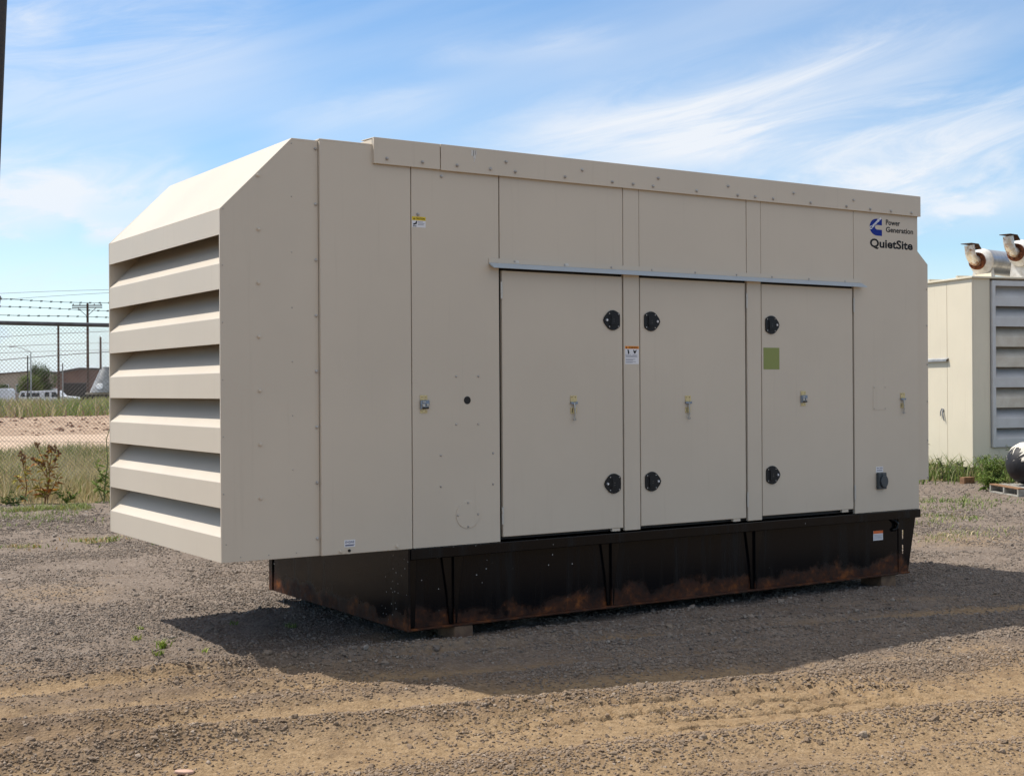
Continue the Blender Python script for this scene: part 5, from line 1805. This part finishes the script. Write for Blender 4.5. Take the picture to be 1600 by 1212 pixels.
# weeds at the foot of the second generator
right = [('feathery grey-green weed rising against the cream door', (16.0, 8.45), 0.82, [(0.14, 0.16, 0.09), (0.17, 0.19, 0.11)], 5), ('grey-green weed at the cream corner beside the pale grass', (16.45, 8.0), 0.42, [(0.15, 0.17, 0.09)], 4),
         ('bushy bright green weed at the foot of the corner post', (16.3, 7.05), 0.52, GREEN, 12), ('tall dark green weed in front of the grey louvres', (16.6, 6.65), 0.72, [(0.06, 0.095, 0.03), (0.085, 0.12, 0.04)], 7),
         ('dense green weed between the corner post and the black tank', (16.0, 6.7), 0.50, GREEN + [(0.07, 0.12, 0.03)], 9), ('low green weed beside the pallet', (15.0, 6.05), 0.26, GREEN, 8), ('green weed growing in front of the black tank', (14.6, 4.72), 0.36, GREEN + [(0.13, 0.18, 0.05)], 6), ('small green weed by the right end of the beige machine', (12.6, 6.3), 0.3, GREEN + YG, 8)]
for (lb, lc, hh, cols, ns) in right:
    sts = []
    for q in range(ns):
        a = rg.random() * 6.28
        rr_ = hh * (0.25 + 0.5 * rg.random())
        b0_ = rg.normal(size=2) * 0.05
        sts.append(([(b0_[0], b0_[1], 0), (b0_[0] + 0.3 * rr_ * math.cos(a), b0_[1] + 0.3 * rr_ * math.sin(a), hh * 0.5), (b0_[0] + rr_ * math.cos(a) * 0.8, b0_[1] + rr_ * math.sin(a) * 0.8, hh * (0.75 + 0.3 * rg.random()))], 0.006))
    weed('leafy_weed', lb, lc, sts, cols, 'green_stem', None, 30, (0.06, 0.15), 'weeds by the cream generator house')


# trees
def tree(label, loc, height, rx, cols, nleaf, seed):
    r_ = np.random.default_rng(seed)
    t = thing('tree', label, 'tree', (loc[0], loc[1], 0.0), group='trees behind the fence')
    tr = MB().tube([(0, 0, -0.1), (0.05, 0, height * 0.25), (0.0, 0.05, height * 0.5), (0.1, 0, height * 0.8)], [0.18, 0.14, 0.10, 0.04], 8)
    for q in range(7):
        a = r_.random() * 6.28
        z0_ = height * (0.25 + 0.4 * r_.random())
        tr.tube([(0, 0, z0_), (0.4 * rx * math.cos(a), 0.4 * rx * math.sin(a), z0_ + 0.12 * height), (0.8 * rx * math.cos(a), 0.8 * rx * math.sin(a), z0_ + 0.25 * height)], [0.07, 0.05, 0.02], 6)
    tr.build('trunk', 'pole_wood', t)
    cl = r_.normal(size=(34, 3))
    cl /= np.linalg.norm(cl, axis=1, keepdims=True)
    cl = cl * (r_.random((34, 1)) ** 0.5) * np.array([rx * 0.85, rx * 0.85, height * 0.36]) + np.array([0, 0, height * 0.62])
    ci = r_.integers(0, 34, nleaf)
    P = cl[ci] + r_.normal(size=(nleaf, 3)) * np.array([rx * 0.16, rx * 0.16, height * 0.075])
    P[:, 2] = np.clip(P[:, 2], 0.12 * height, None)
    d = r_.normal(size=(nleaf, 3))
    d /= np.linalg.norm(d, axis=1, keepdims=True)
    Ls = r_.uniform(0.10, 0.24, nleaf)
    tone = 0.7 + 0.6 * r_.random(34)[ci]
    V, F, C = leaf_quads(P, d, Ls, Ls * 0.6, pick(cols, nleaf, r_) * tone[:, None], r_)
    cr = add_mesh('crown', np_mesh('crown', V, F, 'leafy', C), t)
    return t


tree('dark green tree left of the brown warehouse', (40.0, 167.4), 5.3, 1.75, [(0.06, 0.11, 0.03), (0.085, 0.14, 0.04)], 9000, 1)
tree('low light green tree behind the street lamp', (37.2, 163.0), 3.6, 1.5, [(0.13, 0.19, 0.04), (0.16, 0.22, 0.05)], 6500, 2)
tree('pale green bush in front of the tan building', (35.3, 168.5), 2.7, 1.2, [(0.10, 0.15, 0.06), (0.08, 0.12, 0.04)], 4000, 3)
tree('dark green tree right of the dark loading door', (62.0, 175.0), 5.0, 2.2, [(0.04, 0.07, 0.025)], 6000, 4)

# a pale flat stone lying in the foreground
s_ = MB()
ring = [(0.044 * math.cos(t), 0.020 * math.sin(t)) for t in np.linspace(0, 6.283, 13)[:-1]]
s_.prism(ring, 'z', 0.0, 0.014)
so = s_.build('flat_stone', 'pink_stone' if 'pink_stone' in M else 'torn_sheet', None, bevel=0.005, seg=2, smooth=True)
so.location = (-0.88, -1.83, ground_z(-0.88, -1.83) + 0.004)
so.rotation_euler = (0.1, 0.05, -0.5)
tag(so, 'pale pink flat stone lying on the sand in the left foreground', 'stone')
